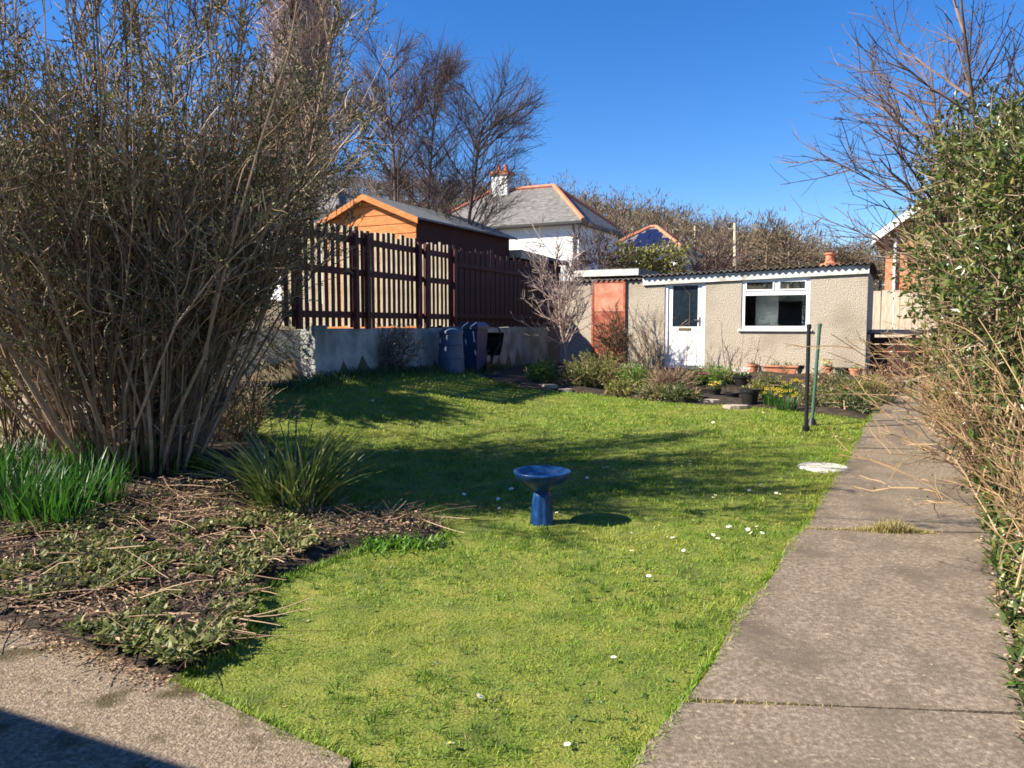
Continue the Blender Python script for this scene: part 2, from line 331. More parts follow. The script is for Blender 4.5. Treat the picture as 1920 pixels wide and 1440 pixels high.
def scatter(poly, n, rng=R):
    poly = np.array(poly); lo, hi = poly.min(0), poly.max(0); o = np.zeros((0, 2))
    while len(o) < n:
        q = rng.uniform(lo, hi, (n * 2, 2)); o = np.vstack([o, q[inpoly(q, poly)]])
    return o[:n]
def g3(xy, dz=0.0): return np.c_[xy, h(xy[:, 0], xy[:, 1]) + dz]

# ================================================================== SETTING
# --- terrain sheet out to the horizon
xs = np.concatenate([-np.geomspace(900, 9, 46), np.arange(-8.75, 13, 0.25), np.geomspace(13, 900, 46)])
ys = np.concatenate([-np.geomspace(300, 3.2, 16), np.arange(-3, 24, 0.25), np.geomspace(24, 1500, 70)])
XX, YY = np.meshgrid(xs, ys); V = np.stack([XX, YY, h(XX, YY)], -1).reshape(-1, 3)
nx, ny = len(xs), len(ys); ii = (np.arange(ny - 1)[:, None] * nx + np.arange(nx - 1)[None]).ravel()
F = np.stack([ii, ii + 1, ii + nx + 1, ii + nx], -1)
o = obj('ground', MB().add(V, F), M_GRND, smooth=True); tag(o, 'brown earth terrain under the garden rising to a hillside', 'ground', kind='structure')

def PL(Y): return 0.54 + 0.553 * (Y - 2.8)                     # left edge of the concrete path
def PR(Y): return PL(Y) + 1.39
def edge_dist(X, Y, poly):
    o = np.full(X.shape, 1e9); n = len(poly)
    for i in range(n):
        a, b = poly[i], poly[(i + 1) % n]; d = b - a; t = np.clip(((X - a[0]) * d[0] + (Y - a[1]) * d[1]) / max(d @ d, 1e-9), 0, 1)
        o = np.minimum(o, np.hypot(X - a[0] - t * d[0], Y - a[1] - t * d[1]))
    return o
def sheet(name, poly, cell, dz, m, label, cat, bump=None, smooth=True):
    poly = np.array(poly); lo = poly.min(0); hi = poly.max(0); gx = np.arange(lo[0], hi[0] + cell, cell); gy = np.arange(lo[1], hi[1] + cell, cell)
    X, Y = np.meshgrid(gx, gy); Z = h(X, Y) + dz + (bump(X, Y) * sstep(.02, .30, edge_dist(X, Y, poly)) if bump else 0); nx, ny = len(gx), len(gy)
    ii = (np.arange(ny - 1)[:, None] * nx + np.arange(nx - 1)[None]).ravel()
    cen = np.stack([X.ravel()[ii] + cell / 2, Y.ravel()[ii] + cell / 2], -1); ii = ii[inpoly(cen, poly)]
    F = np.stack([ii, ii + 1, ii + nx + 1, ii + nx], -1); used = np.unique(F); rm = np.full(nx * ny, -1); rm[used] = np.arange(len(used))
    o = obj(name, MB().add(np.stack([X, Y, Z], -1).reshape(-1, 3)[used], rm[F]), m, smooth=smooth); return tag(o, label, cat, kind='structure')

wall_pt = lambda s, d: WA + WU * s + WN * d
BEDEDGE = [(335,1290),(440,1235),(490,1165),(478,1120),(540,1090),(640,1052),(720,1030),(800,1035),(838,1010),(835,985),(760,972),(690,965),(640,975),(610,930),(560,860),(470,812),(425,785)]
lawn = [np.array([PL(1.2), 1.2]), np.array([-0.35, 1.2])] + [G2(*p) for p in [(640,1440),(520,1390),(400,1330)] + BEDEDGE + [(430,745)]]
lawn += [wall_pt(-0.6, .12), wall_pt(1, .12), wall_pt(3, .12), wall_pt(4.6, .3)] + [G2(*p) for p in [(930,718),(985,731),(1100,740),(1250,757),(1450,769),(1640,792)]]
lawn += [np.array([PL(y), y]) for y in (12.6, 10, 7, 4.5, 3)]
bed = [G2(*p) for p in BEDEDGE[::-1]] + [G2(150,1230), G2(0,1178), G2(-250,1110), np.array([-7, 4.2]), np.array([-7.5, 9]), G2(200,800)]
back_bed = [G2(*p) for p in [(930,718),(985,731),(1100,740),(1250,757),(1450,769),(1640,792)]] + [SH_L + SH_D * 6.9 + SH_N * .02, SH_L + SH_N * .02, wall_pt(5.6, .1)]
sheet('lawn', lawn, .08, .022, M_TURF, 'sunlit mossy green lawn running back to the outbuilding', 'lawn')
sheet('flower_bed', bed, .05, .024, M_SOIL, 'bare dark soil of the flower bed beside the lawn', 'flower bed', lambda X, Y: .03 * (1 + vnoise(X, Y, 5, 1)).clip(0, 2) + .012 * (1 + vnoise(X, Y, 19, 2)).clip(0, 2))
sheet('flower_border', back_bed, .06, .024, M_SOIL, 'soil of the planted border in front of the outbuilding', 'flower bed', lambda X, Y: .03 * (1 + vnoise(X, Y, 6, 3)).clip(0, 2))

# --- concrete path of cast slabs with open joints
path = thing('path', 'worn brown concrete path running up the right of the lawn', 'path', (PL(5) + .7, 5, 0)); path['kind'] = 'structure'
cuts = [0.9, 3.12, 5.86, 9.3, 12.4, 15.4]
for a, b in zip(cuts[:-1], cuts[1:]):
    n = 26; yy = np.linspace(a + .018, b - .018, n); j = np.arange(n)
    xl = PL(yy) + .03 * vnoise(yy, yy * 0, 6, 11) ; xr = PR(yy) + .03 * vnoise(yy, yy * 0, 5, 12)
    rows = [np.stack([xl + (xr - xl) * f, yy - .10 * f * 1.2, h(xl + (xr - xl) * f, yy) + .04 + .006 * math.sin(a * 7 + f * 3)], -1) for f in np.linspace(0, 1, 7)]
    lo_l = rows[0] - [0, 0, .12]; lo_r = rows[-1] - [0, 0, .12]
    rows = [lo_l] + rows + [lo_r]; V = np.stack(rows, 0); K = len(rows)
    q = (np.arange(K - 1)[:, None] * n + np.arange(n - 1)[None]).ravel(); F = np.stack([q, q + n, q + n + 1, q + 1], -1)
    mb = MB().add(V.reshape(-1, 3), F)
    for e in (0, n - 1):
        t = V[1:-1, e]; mb.add(np.vstack([t, t - [0, 0, .12]]), [(i, i + 1, i + 8, i + 7) for i in range(6)])
    obj('slab', mb, M_CONC, path)

# --- concrete paving in the near corner
edge = [G2(*p) for p in [(660,1452),(520,1390),(400,1330),(325,1297),(240,1262),(150,1228),(80,1203),(0,1178),(-250,1108)]]
pv = [np.array([-.2, .6])] + [np.array([-.55, 1.6])] + edge + [np.array([-8, 4]), np.array([-8, -1.5]), np.array([-.2, -1.5])]
mb = MB(); pa = np.array(pv); pa = np.array([p for i, p in enumerate(pa)]); mb.prism(pa[::-1], -.1, .045)
o = obj('patio', mb, M_PAVE); tag(o, 'pale rough concrete patio in the near left corner', 'patio', kind='structure')

# ================================================================== OUTBUILDING (pebbledash)
ROTS = math.atan2(SH_D[1], SH_D[0])
sx = lambda px, py=600: on_plane(px, py, SH_L, SH_D)
LEN = sx(1625)[0]; BASE = .42
ob = thing('outbuilding', 'low pebbledashed outbuilding with white door and corrugated roof', 'outbuilding', (SH_L[0], SH_L[1], BASE), ROTS)
def Z(v): return v - BASE
dep = 3.3; zt_l, zt_r = 2.60, 2.72
x_d0, z_d1 = sx(1247, 522); x_d1, z_d0 = sx(1320, 690); x_w0, z_w1 = sx(1391, 521); x_w1, z_w0 = sx(1517, 618)
x_b0, z_b1 = sx(1115, 531); x_b1, z_b0 = sx(1169, 640)
xj, _ = sx(1210)
def ztop(x): return zt_l + (zt_r - zt_l) * x / LEN
mb = MB()                                                       # walls with real openings: built as panels round the door and window
def panel(x0, x1, z0, z1f):
    a = np.array([(x0,0,z0),(x1,0,z0),(x1,.18,z0),(x0,.18,z0),(x0,0,z1f(x0)),(x1,0,z1f(x1)),(x1,.18,z1f(x1)),(x0,.18,z1f(x0))], float)
    a[:, 2] -= BASE; mb.add(a, [(3,2,1,0),(4,5,6,7),(0,1,5,4),(1,2,6,5),(2,3,7,6),(3,0,4,7)])
panel(0, x_d0, BASE, ztop); panel(x_d0 + 0, x_d1, z_d1, ztop); panel(x_d1, x_w0, BASE, ztop)
panel(x_w0, x_w1, z_w1, ztop); panel(x_w0, x_w1, BASE, lambda x: z_w0); panel(x_w1, LEN, BASE, ztop)
mb.box((0, .18, 0), (.18, dep, Z(zt_l))); mb.box((LEN - .18, .18, 0), (LEN, dep, Z(zt_r))); mb.box((.18, dep - .18, 0), (LEN - .18, dep, Z(2.5)))
obj('wall', mb, M_DASH, ob, local=True)
obj('floor_slab', MB().box((.18, .18, 0), (LEN - .18, dep - .18, .12)), M_CONC, ob, local=True)
# corrugated sheet roofs: the left lower lean, the right main
def corrugated(x0, x1, zf0, zf1, zb0, zb1, y0, y1, pitch=.13, amp=.024):
    n = int((x1 - x0) / pitch * 8); x = np.linspace(x0, x1, n); w = amp * np.cos(x / pitch * 2 * math.pi)
    f = (x - x0) / (x1 - x0); zf = zf0 + (zf1 - zf0) * f + w; zb = zb0 + (zb1 - zb0) * f + w
    top = [np.stack([x, 0 * x + y0, zf], -1), np.stack([x, 0 * x + y1, zb], -1)]; V = np.vstack(top + [t - [0, 0, .012] for t in top]); i = np.arange(n - 1)
    return MB().add(V, np.vstack([np.stack([i, i+1, i+1+n, i+n], -1), np.stack([i+2*n, i+3*n, i+3*n+1, i+2*n+1], -1), np.stack([i, i+2*n, i+2*n+1, i+1], -1)]))
zz = lambda px, py: sx(px, py)[1]
f_l, f_r = zz(1212, 522), zz(1623, 498)
obj('roof', corrugated(xj - .1, LEN + .12, Z(f_l) + .055, Z(f_r) + .055, Z(f_l) - .05, Z(f_r) - .1, -.14, dep + .1), M_SHEET, ob, smooth=True, local=True)
obj('roof', corrugated(-.15, xj - .12, Z(2.66), Z(2.68), Z(2.74), Z(2.76), -.08, dep + .1), M_SHEET, ob, smooth=True, local=True)
o = obj('flat_roof', MB().box((.15, .55, Z(2.79)), (xj - .35, 2.4, Z(2.97))), M_FELT, ob, local=True)
obj('roof_trim', MB().box((.14, .50, Z(2.80)), (xj - .34, .548, Z(2.95))), M_FASC, o, local=True)
mb = MB()
n = 90; x = np.linspace(xj - .06, LEN + .02, n); ff = (x - xj) / (LEN - xj); zt = Z(f_l) + (f_r - f_l) * ff + .012 + .02 * np.cos(x / .13 * 2 * math.pi); zb = Z(f_l) + (f_r - f_l) * ff - .16
V = np.vstack([np.stack([x, 0*x - .05, zb], -1), np.stack([x, 0*x - .05, zt], -1), np.stack([x, 0*x - .004, zb], -1), np.stack([x, 0*x - .004, zt], -1)]); i = np.arange(n - 1)
mb.add(V, np.vstack([np.stack([i, i+1, i+1+n, i+n], -1), np.stack([i+2*n+1, i+2*n, i+3*n, i+3*n+1], -1), np.stack([i+n, i+n+1, i+3*n+1, i+3*n], -1), np.stack([i, i+2*n, i+2*n+1, i+1], -1)]))
mb.add([V[n-1], V[2*n-1], V[4*n-1], V[3*n-1]], [(0,3,2,1)])
obj('fascia', mb, M_FASC, ob, local=True)
# door
a, b, c, d = x_d0, x_d1, Z(z_d0), Z(z_d1)
dr = obj('door', MB().box((a + .075, .05, c + .05), (b - .075, .095, c + .82)), M_UPVC, ob, local=True)
mb = MB()
for bx in [((a, .02, c), (a + .07, .12, d)), ((b - .07, .02, c), (b, .12, d)), ((a + .07, .02, d - .07), (b - .07, .12, d)), ((a + .07, .02, c - .02), (b - .07, .13, c + .045))]: mb.box(*bx)
obj('door_frame', mb, M_UPVC, dr, local=True)
mb = MB(); g0, g1, h0, h1 = a + .175, b - .175, c + .93, d - .17
for bx in [((a + .075, .045, c + .82), (g0, .10, d - .075)), ((g1, .045, c + .82), (b - .075, .10, d - .075)), ((g0, .045, c + .82), (g1, .10, h0)), ((g0, .045, h1), (g1, .10, d - .075))]: mb.box(*bx)
obj('door_stile', mb, M_UPVC, dr, local=True)
obj('pane', MB().box((g0, .065, h0), (g1, .085, h1)), M_OBSC, dr, local=True)
obj('lower_panel', MB().box((a + .19, .040, c + .16), (b - .19, .050, c + .72)), M_UPVC, dr, local=True)
obj('letterbox', MB().box(((a + b) / 2 - .14, .033, c + .845), ((a + b) / 2 + .14, .047, c + .90)), flat('brass', (.35, .28, .14), .35, .5, metal=.8), dr, local=True)
mb = MB().box((b - .15, .03, c + .95), (b - .115, .045, c + 1.15)).box((b - .24, .005, c + 1.07), (b - .12, .028, c + 1.09))
obj('handle', mb, flat('handle_metal', (.5, .5, .5), .3, .5, metal=.9), dr, local=True)
# window
a, b, c, d = x_w0, x_w1, Z(z_w0), Z(z_w1); tr = Z(zz(1450, 549)); mid = sx(1454)[0]
wi = obj('window', MB().box((a + .002, .02, c), (b - .002, .12, c + .075)).box((a + .002, .02, d - .075), (b - .002, .12, d)).box((a + .002, .02, c + .075), (a + .075, .12, d - .075)).box((b - .075, .02, c + .075), (b - .002, .12, d - .075)), M_UPVC, ob, local=True)
obj('mullion', MB().box((a + .075, .025, tr - .05), (b - .075, .115, tr + .05)).box((mid - .045, .025, tr + .05), (mid + .045, .115, d - .075)), M_UPVC, wi, local=True)
def gasket(x0, x1, z0, z1):
    w = .03; return MB().box((x0, .01, z0), (x1, .02, z0 + w)).box((x0, .01, z1 - w), (x1, .02, z1)).box((x0, .01, z0 + w), (x0 + w, .02, z1 - w)).box((x1 - w, .01, z0 + w), (x1, .02, z1 - w))
M_WIN = bpy.data.materials.new('window_glass'); M_WIN.use_nodes = True
_b = M_WIN.node_tree.nodes['Principled BSDF']; _b.inputs['Base Color'].default_value = (.6, .66, .68, 1); _b.inputs['Roughness'].default_value = .02; _b.inputs['Transmission Weight'].default_value = 1; _b.inputs['IOR'].default_value = 1.3
for x0, x1, z0, z1 in [(a + .075, b - .075, c + .075, tr - .05), (a + .075, mid - .045, tr + .05, d - .075), (mid + .045, b - .075, tr + .05, d - .075)]:
    obj('pane', MB().box((x0, .06, z0), (x1, .072, z1)), M_WIN, wi, local=True)
for x0, x1 in ((a + .075, mid - .045), (mid + .045, b - .075)):
    obj('sash', gasket(x0, x1, tr + .05, d - .075), M_UPVC, wi, local=True)
obj('sill', MB().box((a - .06, -.05, c - .035), (b + .06, .02, c)), M_UPVC, wi, local=True)
obj('curtain', MB().box((sx(1412)[0], .3, c - .1), (sx(1455)[0], .34, tr + .1)), M_BLIND, wi, local=True)
obj('inner_panel', MB().box((sx(1500)[0], .3, c - .1), (sx(1516)[0] + .1, .33, tr + .1)), flat('grey_cloth', (.2, .21, .2), .9, .1), wi, local=True)
# boarded red opening on the left
a, b, d = x_b0, x_b1, Z(z_b1); m_ = Z(zz(1140, 585))
bd = obj('board', MB().box((a, -.045, m_ + .012), (b, -.003, d)), M_RUST2, ob, local=True); bd['label'] = 'pale orange-red upper board of the blocked opening'
lo = obj('board', MB().box((a, -.045, Z(.75)), (b, -.003, m_)), M_RUST, ob, local=True); lo['label'] = 'darker red lower board of the blocked opening'
obj('board_frame', MB().box((a - .055, -.055, Z(.75)), (a - .001, -.002, d + .05)).box((b + .001, -.055, Z(.75)), (b + .05, -.002, d + .05)).box((a - .001, -.055, d + .001), (b + .001, -.002, d + .05)), M_RUST, ob, local=True)

# ================================================================== RETAINING WALL AND PICKET FENCE
ROTF = math.atan2(WU[1], WU[0])
rw = thing('retaining_wall', 'shaded grey rendered retaining wall below the dark red fence', 'wall', (WA[0], WA[1], 0), ROTF)
LW = 10.2
n = 60; x = np.linspace(.35, LW, n); mbw = MB(); zt = 1.55 + .012 * vnoise(x, x * 0, 3, 21); yf = .012 * vnoise(x, x * 0, 4, 22)
prof = [np.stack([x, yf, 0*x - .2], -1), np.stack([x, yf, zt - .1], -1), np.stack([x, yf + .01, zt], -1), np.stack([x, 0*x + .28, zt], -1), np.stack([x, 0*x + .28, 0*x - .2], -1)]
V = np.stack(prof); q = (np.arange(4)[:, None] * n + np.arange(n - 1)[None]).ravel(); mbw.add(V.reshape(-1, 3), np.stack([q, q + 1, q + n + 1, q + n], -1))
mbw.add(V[:, 0], [(0, 1, 2, 3, 4)]); mbw.add(V[:, -1], [(4, 3, 2, 1, 0)])
obj('wall_body', mbw, M_WALLC, rw, local=True)
obj('pier', MB().box((.20, -.05, -.2), (.52, .30, 1.60)), M_WALLC, rw, local=True)
lm = np.array([[LU[0], -LN[0]], [LU[1], -LN[1]]])
def lmap(v):
    q = v.copy(); q[:, :2] = v[:, :2] @ lm.T + WK; return q
obj('wall_return', MB().box((-.05, .0, -.2), (7.5, .26, 1.53), M=lmap), M_WALLC, rw)

fn = thing('fence', 'dark red-brown picket fence with pale picket edges on the retaining wall', 'fence', (WA[0], WA[1], 1.56), ROTF)
fs = lambda px: on_plane(px, 520, WA, WU)[0]
s_a, s_b = fs(545), fs(857)
PH = 1.70
pk = MB().box((-.052, .0, .0), (.052, .045, PH), m=1, front=0).mesh('picket', [M_STAIN, M_PALE])  # front face dark stain, all other faces pale
s = s_a
while s < s_b:
    inst('picket', pk, fn, (s, .10 + .004 * R.normal(), .02 + .015 * R.normal()), (0, R.normal() * .006, 0), (1, 1, 1 + .012 * R.normal())); s += .165 + .006 * R.normal()
for z in (.22, .95, 1.50): obj('rail', MB().box((s_a - .1, .048, z - .055), (s_b + .05, .092, z + .055)), M_STAIN, fn, local=True)
for px in (560, 668, 690, 786, 800, 853): obj('post', MB().box((fs(px) - .05, -.03, -.02), (fs(px) + .05, .044, PH - .05)), M_STAIN, fn, local=True)
bf = thing('board_fence', 'tall solid fence of dark brown vertical boards next to the pickets', 'fence', (*(WA + WU * s_b), 1.56), ROTF)
bm_ = MB().box((-.063, 0, 0), (.063, .022, 1.66)).mesh('board', [M_BOARDB])
s = .08; k = 0
while s < fs(1046) - s_b:
    inst('board', bm_, bf, (s, .10 + .012 * (k % 2), .01 + .02 * R.normal()), (0, .004 * R.normal(), 0), (1, 1, 1.02 + .03 * R.normal())); s += .131; k += 1
obj('rail', MB().box((0, .05, .2), (fs(1046) - s_b, .096, .29)).box((0, .05, 1.3), (fs(1046) - s_b, .096, 1.39)), M_BOARDB, bf, local=True)

# ================================================================== TIMBER SHED AND LEAN-TO behind the fence
def wedge(c, hw, L, zb, ze, zr):
    """gabled block: c = near right eave corner, half width hw, runs L along the garden axis. Returns a mapper (u to the left, v back, z)"""
    return lambda u, v, z: np.array([c[0] - RX[0] * u + AX[0] * v, c[1] - RX[1] * u + AX[1] * v, z])
YS = 19.5; c0 = P(781, 500, YS)[:2]; KS = YS / 14.5; Q = wedge(c0, 0, 0, 0, 0, 0); hw, L0, ze, zr = 1.12 * KS, 3.75 * KS, 1.6 + 1.98 * KS, 1.6 + 2.44 * KS
ts = thing('timber_shed', 'orange timber shed gable with grey felt roof rising behind the picket fence', 'shed', (*c0, 1.5))
nb = 14; tri = []
for k in range(nb):                                              # each cladding board of the gable is a piece
    z0 = 1.5 + (zr - 1.5) * k / nb; z1 = 1.5 + (zr - 1.5) * (k + 1) / nb - .012
    def ext(z): return 0 if z <= ze else hw * (z - ze) / (zr - ze)
    a0, a1 = ext(z0), ext(min(z1, zr - .01)); mb = MB()
    fr = [Q(a0, -.02, z0), Q(2 * hw - a0, -.02, z0), Q(2 * hw - a1, -.008, z1), Q(a1, -.008, z1)]; bk = [Q(a0, .02, z0), Q(2 * hw - a0, .02, z0), Q(2 * hw - a1, .02, z1), Q(a1, .02, z1)]
    mb.add(fr + bk, [(3,2,1,0),(4,5,6,7),(0,1,5,4),(1,2,6,5),(2,3,7,6),(3,0,4,7)]); obj('cladding_board', mb, M_ORANGE, ts)
mb = MB(); v = [Q(.02, .03, 1.5), Q(.02, L0, 1.5), Q(2*hw-.02, L0, 1.5), Q(2*hw-.02, .03, 1.5), Q(.02, .03, ze), Q(.02, L0, ze), Q(2*hw-.02, L0, ze), Q(2*hw-.02, .03, ze), Q(hw, L0, zr)]
mb.add(v, [(0,1,5,4),(2,3,7,6),(1,2,6,8,5)]); obj('side_wall', mb, mat('shed_side_shaded', [(0, (.03,.011,.009)), (1, (.07,.026,.018))], 4, stretch=(1, 1, 6)), ts)  # side away from the sun: shade put into the colour, far darker than gable
mb = MB(); ov = .18; dz = .05
for sgn in (0, 1):
    e = -ov if sgn == 0 else 2 * hw + ov; zz_e = ze - ov * (zr - ze) / hw
    lo_ = [Q(e, -ov, zz_e + .02), Q(e, L0 + ov, zz_e + .02), Q(hw, L0 + ov, zr + .02), Q(hw, -ov, zr + .02)]
    hi_ = [p + [0, 0, dz] for p in lo_]; mb.add(lo_ + hi_, [(0,1,2,3),(7,6,5,4),(0,4,5,1),(3,7,4,0),(1,5,6,2)])
rf = obj('roof', mb, M_FELT, ts)
for sgn in (0, 1):
    e = -ov if sgn == 0 else 2 * hw + ov; zz_e = ze - ov * (zr - ze) / hw
    a = [Q(e, -ov - .025, zz_e - .09), Q(hw, -ov - .025, zr - .09), Q(hw, -ov - .025, zr + .055), Q(e, -ov - .025, zz_e + .055)]; b_ = [p + np.array([AX[0], AX[1], 0]) * .022 for p in a]
    obj('bargeboard', MB().add(a + b_, [(0,1,2,3),(7,6,5,4),(0,4,5,1),(3,2,6,7),(0,3,7,4),(1,5,6,2)]), M_ORANGE, rf)

lt = thing('lean_to', 'low lean-to with pale fascia and grey felt roof beyond the timber shed', 'lean-to', (*(c0 + AX * 5.3), 1.5))
Q2 = lambda u, v, z: Q(u, v + 5.3, z)
def qbox(mb, Q, u0, u1, v0, v1, z0, z1, z0b=None, z1b=None, m=0):
    z0b = z0 if z0b is None else z0b; z1b = z1 if z1b is None else z1b
    v = [Q(u1,v0,z0),Q(u0,v0,z0),Q(u0,v1,z0b),Q(u1,v1,z0b),Q(u1,v0,z1),Q(u0,v0,z1),Q(u0,v1,z1b),Q(u1,v1,z1b)]
    return mb.add(v, [(3,2,1,0),(4,5,6,7),(0,1,5,4),(1,2,6,5),(2,3,7,6),(3,0,4,7)], m)
obj('wall', qbox(MB(), Q2, -.1, 2.2, 0, 3.4, 1.5, 3.65), M_BOARDB, lt)
obj('roof', qbox(MB(), Q2, -.3, 2.4, -.12, 3.7, 3.82, 3.92, 3.70, 3.80), M_FELT, lt)
obj('fascia', qbox(MB(), Q2, -.33, -.302, -.12, 1.9, 3.66, 3.91, 3.6, 3.85), M_PALE, lt); obj('fascia', qbox(MB(), Q2, -.3, 2.4, -.15, -.122, 3.68, 3.91), M_PALE, lt)

# ================================================================== HOUSES
def hip_house(name, label, c, W, D, zb, ze, zr, inset, wallm, rotk=0, ridge=None, ov=.35):
    """c near right corner; W to the left, D back; hipped roof with ridge along W"""
    t = thing(name, label, 'house', (*c, zb)); Qh = wedge(np.array(c), 0, 0, 0, 0, 0)
    obj('wall', qbox(MB(), Qh, 0, W, 0, D, zb, ze), wallm, t)
    e = [Qh(-ov, -ov, ze), Qh(W + ov, -ov, ze), Qh(W + ov, D + ov, ze), Qh(-ov, D + ov, ze)]; r0 = Qh(inset, D / 2, zr); r1 = Qh(W - inset, D / 2, zr)
    mb = MB().add(e + [r0, r1], [(1,0,4,5),(0,3,4),(3,2,5,4),(2,1,5)]); mb.add([p - [0, 0, .14] for p in e] + e, [(0,1,5,4)[::-1],(1,2,6,5)[::-1],(2,3,7,6)[::-1],(3,0,4,7)[::-1],(0,1,2,3)])
    rf = obj('roof', mb, M_SLATE, t)
    for p, q in [(r0, r1), (r0, e[0]), (r0, e[3]), (r1, e[1]), (r1, e[2])]:
        C = np.array([[p, (p + q) / 2, q]]) + [0, 0, .03]; obj('ridge_tiles', MB().tubes(C, np.full((1, 3), .12), 6), ridge or M_RTILE, rf)
    mb = MB(); qbox(mb, Qh, -ov - .02, W + ov + .02, -ov - .10, -ov - .005, ze - .13, ze - .01); obj('gutter', mb, flat('gutter_black', (.03, .03, .03)), rf)
    return t, rf, Qh
t, rf, Qh = hip_house('house', 'white rendered house with slate hip roof and white chimney beyond the shed', (3.25, 38.0), 9.0, 5.6, 1.5, 6.62, 8.95, 2.6, M_WHITE)
ch = obj('chimney', qbox(MB(), Qh, 5.2, 6.15, 2.4, 3.1, 8.2, 9.75), M_WHITE, rf)
obj('chimney_cap', qbox(MB(), Qh, 5.12, 6.23, 2.32, 3.18, 9.751, 9.95), M_BRICKC, rf)
for u in (5.45, 5.9): obj('chimney_pot', MB().lathe([(.14, 0), (.11, .35), (.13, .38), (.0, .38)], 12, 0, Qh(u, 2.75, 9.95)), M_RTILE, rf)
for u0, u1 in ((4.0, 5.0), (6.6, 7.8)):
    w = obj('window', qbox(MB(), Qh, u0, u1, -.06, -.005, 5.35, 6.35), M_UPVC, t); obj('pane', qbox(MB(), Qh, u0 + .1, u1 - .1, -.085, -.065, 5.45, 6.25), M_GLASS, w)
w = obj('window', qbox(MB(), Qh, .9, 1.9, -.06, -.005, 3.0, 4.3), M_UPVC, t); obj('pane', qbox(MB(), Qh, 1.0, 1.8, -.085, -.065, 3.1, 4.2), M_GLASS, w)
w = obj('downpipe', MB().tubes(np.array([[Qh(.25, -.08, 1.6), Qh(.25, -.08, 4), Qh(.25, -.08, 6.5)]]), np.full((1, 3), .05), 6), flat('pipe_grey', (.25, .25, .25)), t)

t, rf, Qh = hip_house('house', 'small white house with solar panels on its slate roof beyond the outbuilding', (9.9, 46.0), 4.8, 4.8, 2.0, 6.05, 7.75, 2.2, M_WHITE, ov=.3)
def on_slope(u, v):                                              # point on the front slope
    f = (v + .3) / (2.4 + .3); return Qh(u, v, 6.05 + f * (7.75 - 6.05) + .06)
for (u0, u1, v0, v1) in [(.9, 1.75, .15, .95), (1.8, 2.65, .15, .95), (2.7, 3.55, .15, .95), (3.6, 4.2, .15, .55), (1.5, 2.25, 1.0, 1.65), (2.3, 3.05, 1.0, 1.65), (1.9, 2.7, 1.7, 2.05)]:
    a = [on_slope(u1, v0), on_slope(u0, v0), on_slope(u0, v1), on_slope(u1, v1)]
    obj('solar_panel', MB().add(a + [p - [0, 0, .05] for p in a], [(0,1,2,3),(0,4,5,1),(1,5,6,2),(2,6,7,3),(3,7,4,0)]), M_PV, rf)
for u0 in (.7, 2.6): w = obj('window', qbox(MB(), Qh, u0, u0 + 1.1, -.06, -.005, 4.5, 5.6), M_UPVC, t); obj('pane', qbox(MB(), Qh, u0 + .1, u0 + 1, -.085, -.065, 4.6, 5.5), M_GLASS, w)

t, rf, Qh = hip_house('house', 'dark slate roofed house just showing left of the orange shed', (-7.6, 34.0), 8, 6, 1.5, 6.6, 8.0, 2.5, M_WHITE, ridge=M_SLATE)

# brick house on the right, gable to the garden
ZB = 0.3; cb = P(1660, 500, 26.0)[:2]; bh = thing('brick_house', 'orange brick house with white bargeboards behind the hedge on the right', 'house', (*cb, ZB))
Qb = lambda u, v, z: np.array([cb[0] + RX[0] * u + AX[0] * v, cb[1] + RX[1] * u + AX[1] * v, z])   # u to the right
Wb, Db, zeb, zrb = 7.6, 8, 4.75, 7.6
mb = MB(); v = [Qb(0,0,ZB),Qb(Wb,0,ZB),Qb(Wb,Db,ZB),Qb(0,Db,ZB),Qb(0,0,zeb),Qb(Wb,0,zeb),Qb(Wb,Db,zeb),Qb(0,Db,zeb),Qb(Wb/2,0,zrb),Qb(Wb/2,Db,zrb)]
mb.add(v, [(0,1,5,8,4)]).add(v, [(2,3,7,9,6)]).add(v, [(1,2,6,5),(3,0,4,7)]); obj('wall', mb, M_BRICKC, bh)
mb = MB(); sl_ = (zrb - zeb) / (Wb / 2)
for u0 in (0, 1):
    e = -.4 if u0 == 0 else Wb + .4; z_e = zeb - .4 * sl_ + .03; a = [Qb(e, -.3, z_e), Qb(Wb/2, -.3, zrb + .03), Qb(Wb/2, Db + .3, zrb + .03), Qb(e, Db + .3, z_e)]
    mb.add(a + [p + [0, 0, .12] for p in a], [(0,1,2,3),(4,5,6,7),(0,4,5,1),(0,3,7,4),(3,7,6,2)])
rf = obj('roof', mb, M_SLATE, bh)
for u0 in (0, 1):
    e = -.42 if u0 == 0 else Wb + .42; z_e = zeb - .42 * sl_
    a = [Qb(e, -.35, z_e - .16), Qb(Wb/2, -.35, zrb - .12), Qb(Wb/2, -.35, zrb + .15), Qb(e, -.35, z_e + .12)]; b_ = [p + np.array([AX[0], AX[1], 0]) * .045 for p in a]
    obj('bargeboard', MB().add(a + b_, [(0,1,2,3),(7,6,5,4),(0,4,5,1),(3,2,6,7),(0,3,7,4)]), M_UPVC, rf)
obj('downpipe', MB().tubes(np.array([[Qb(.28, -.07, ZB), Qb(.28, -.07, 3), Qb(.28, -.07, zeb - .1)]]), np.full((1, 3), .05), 8), M_UPVC, bh)
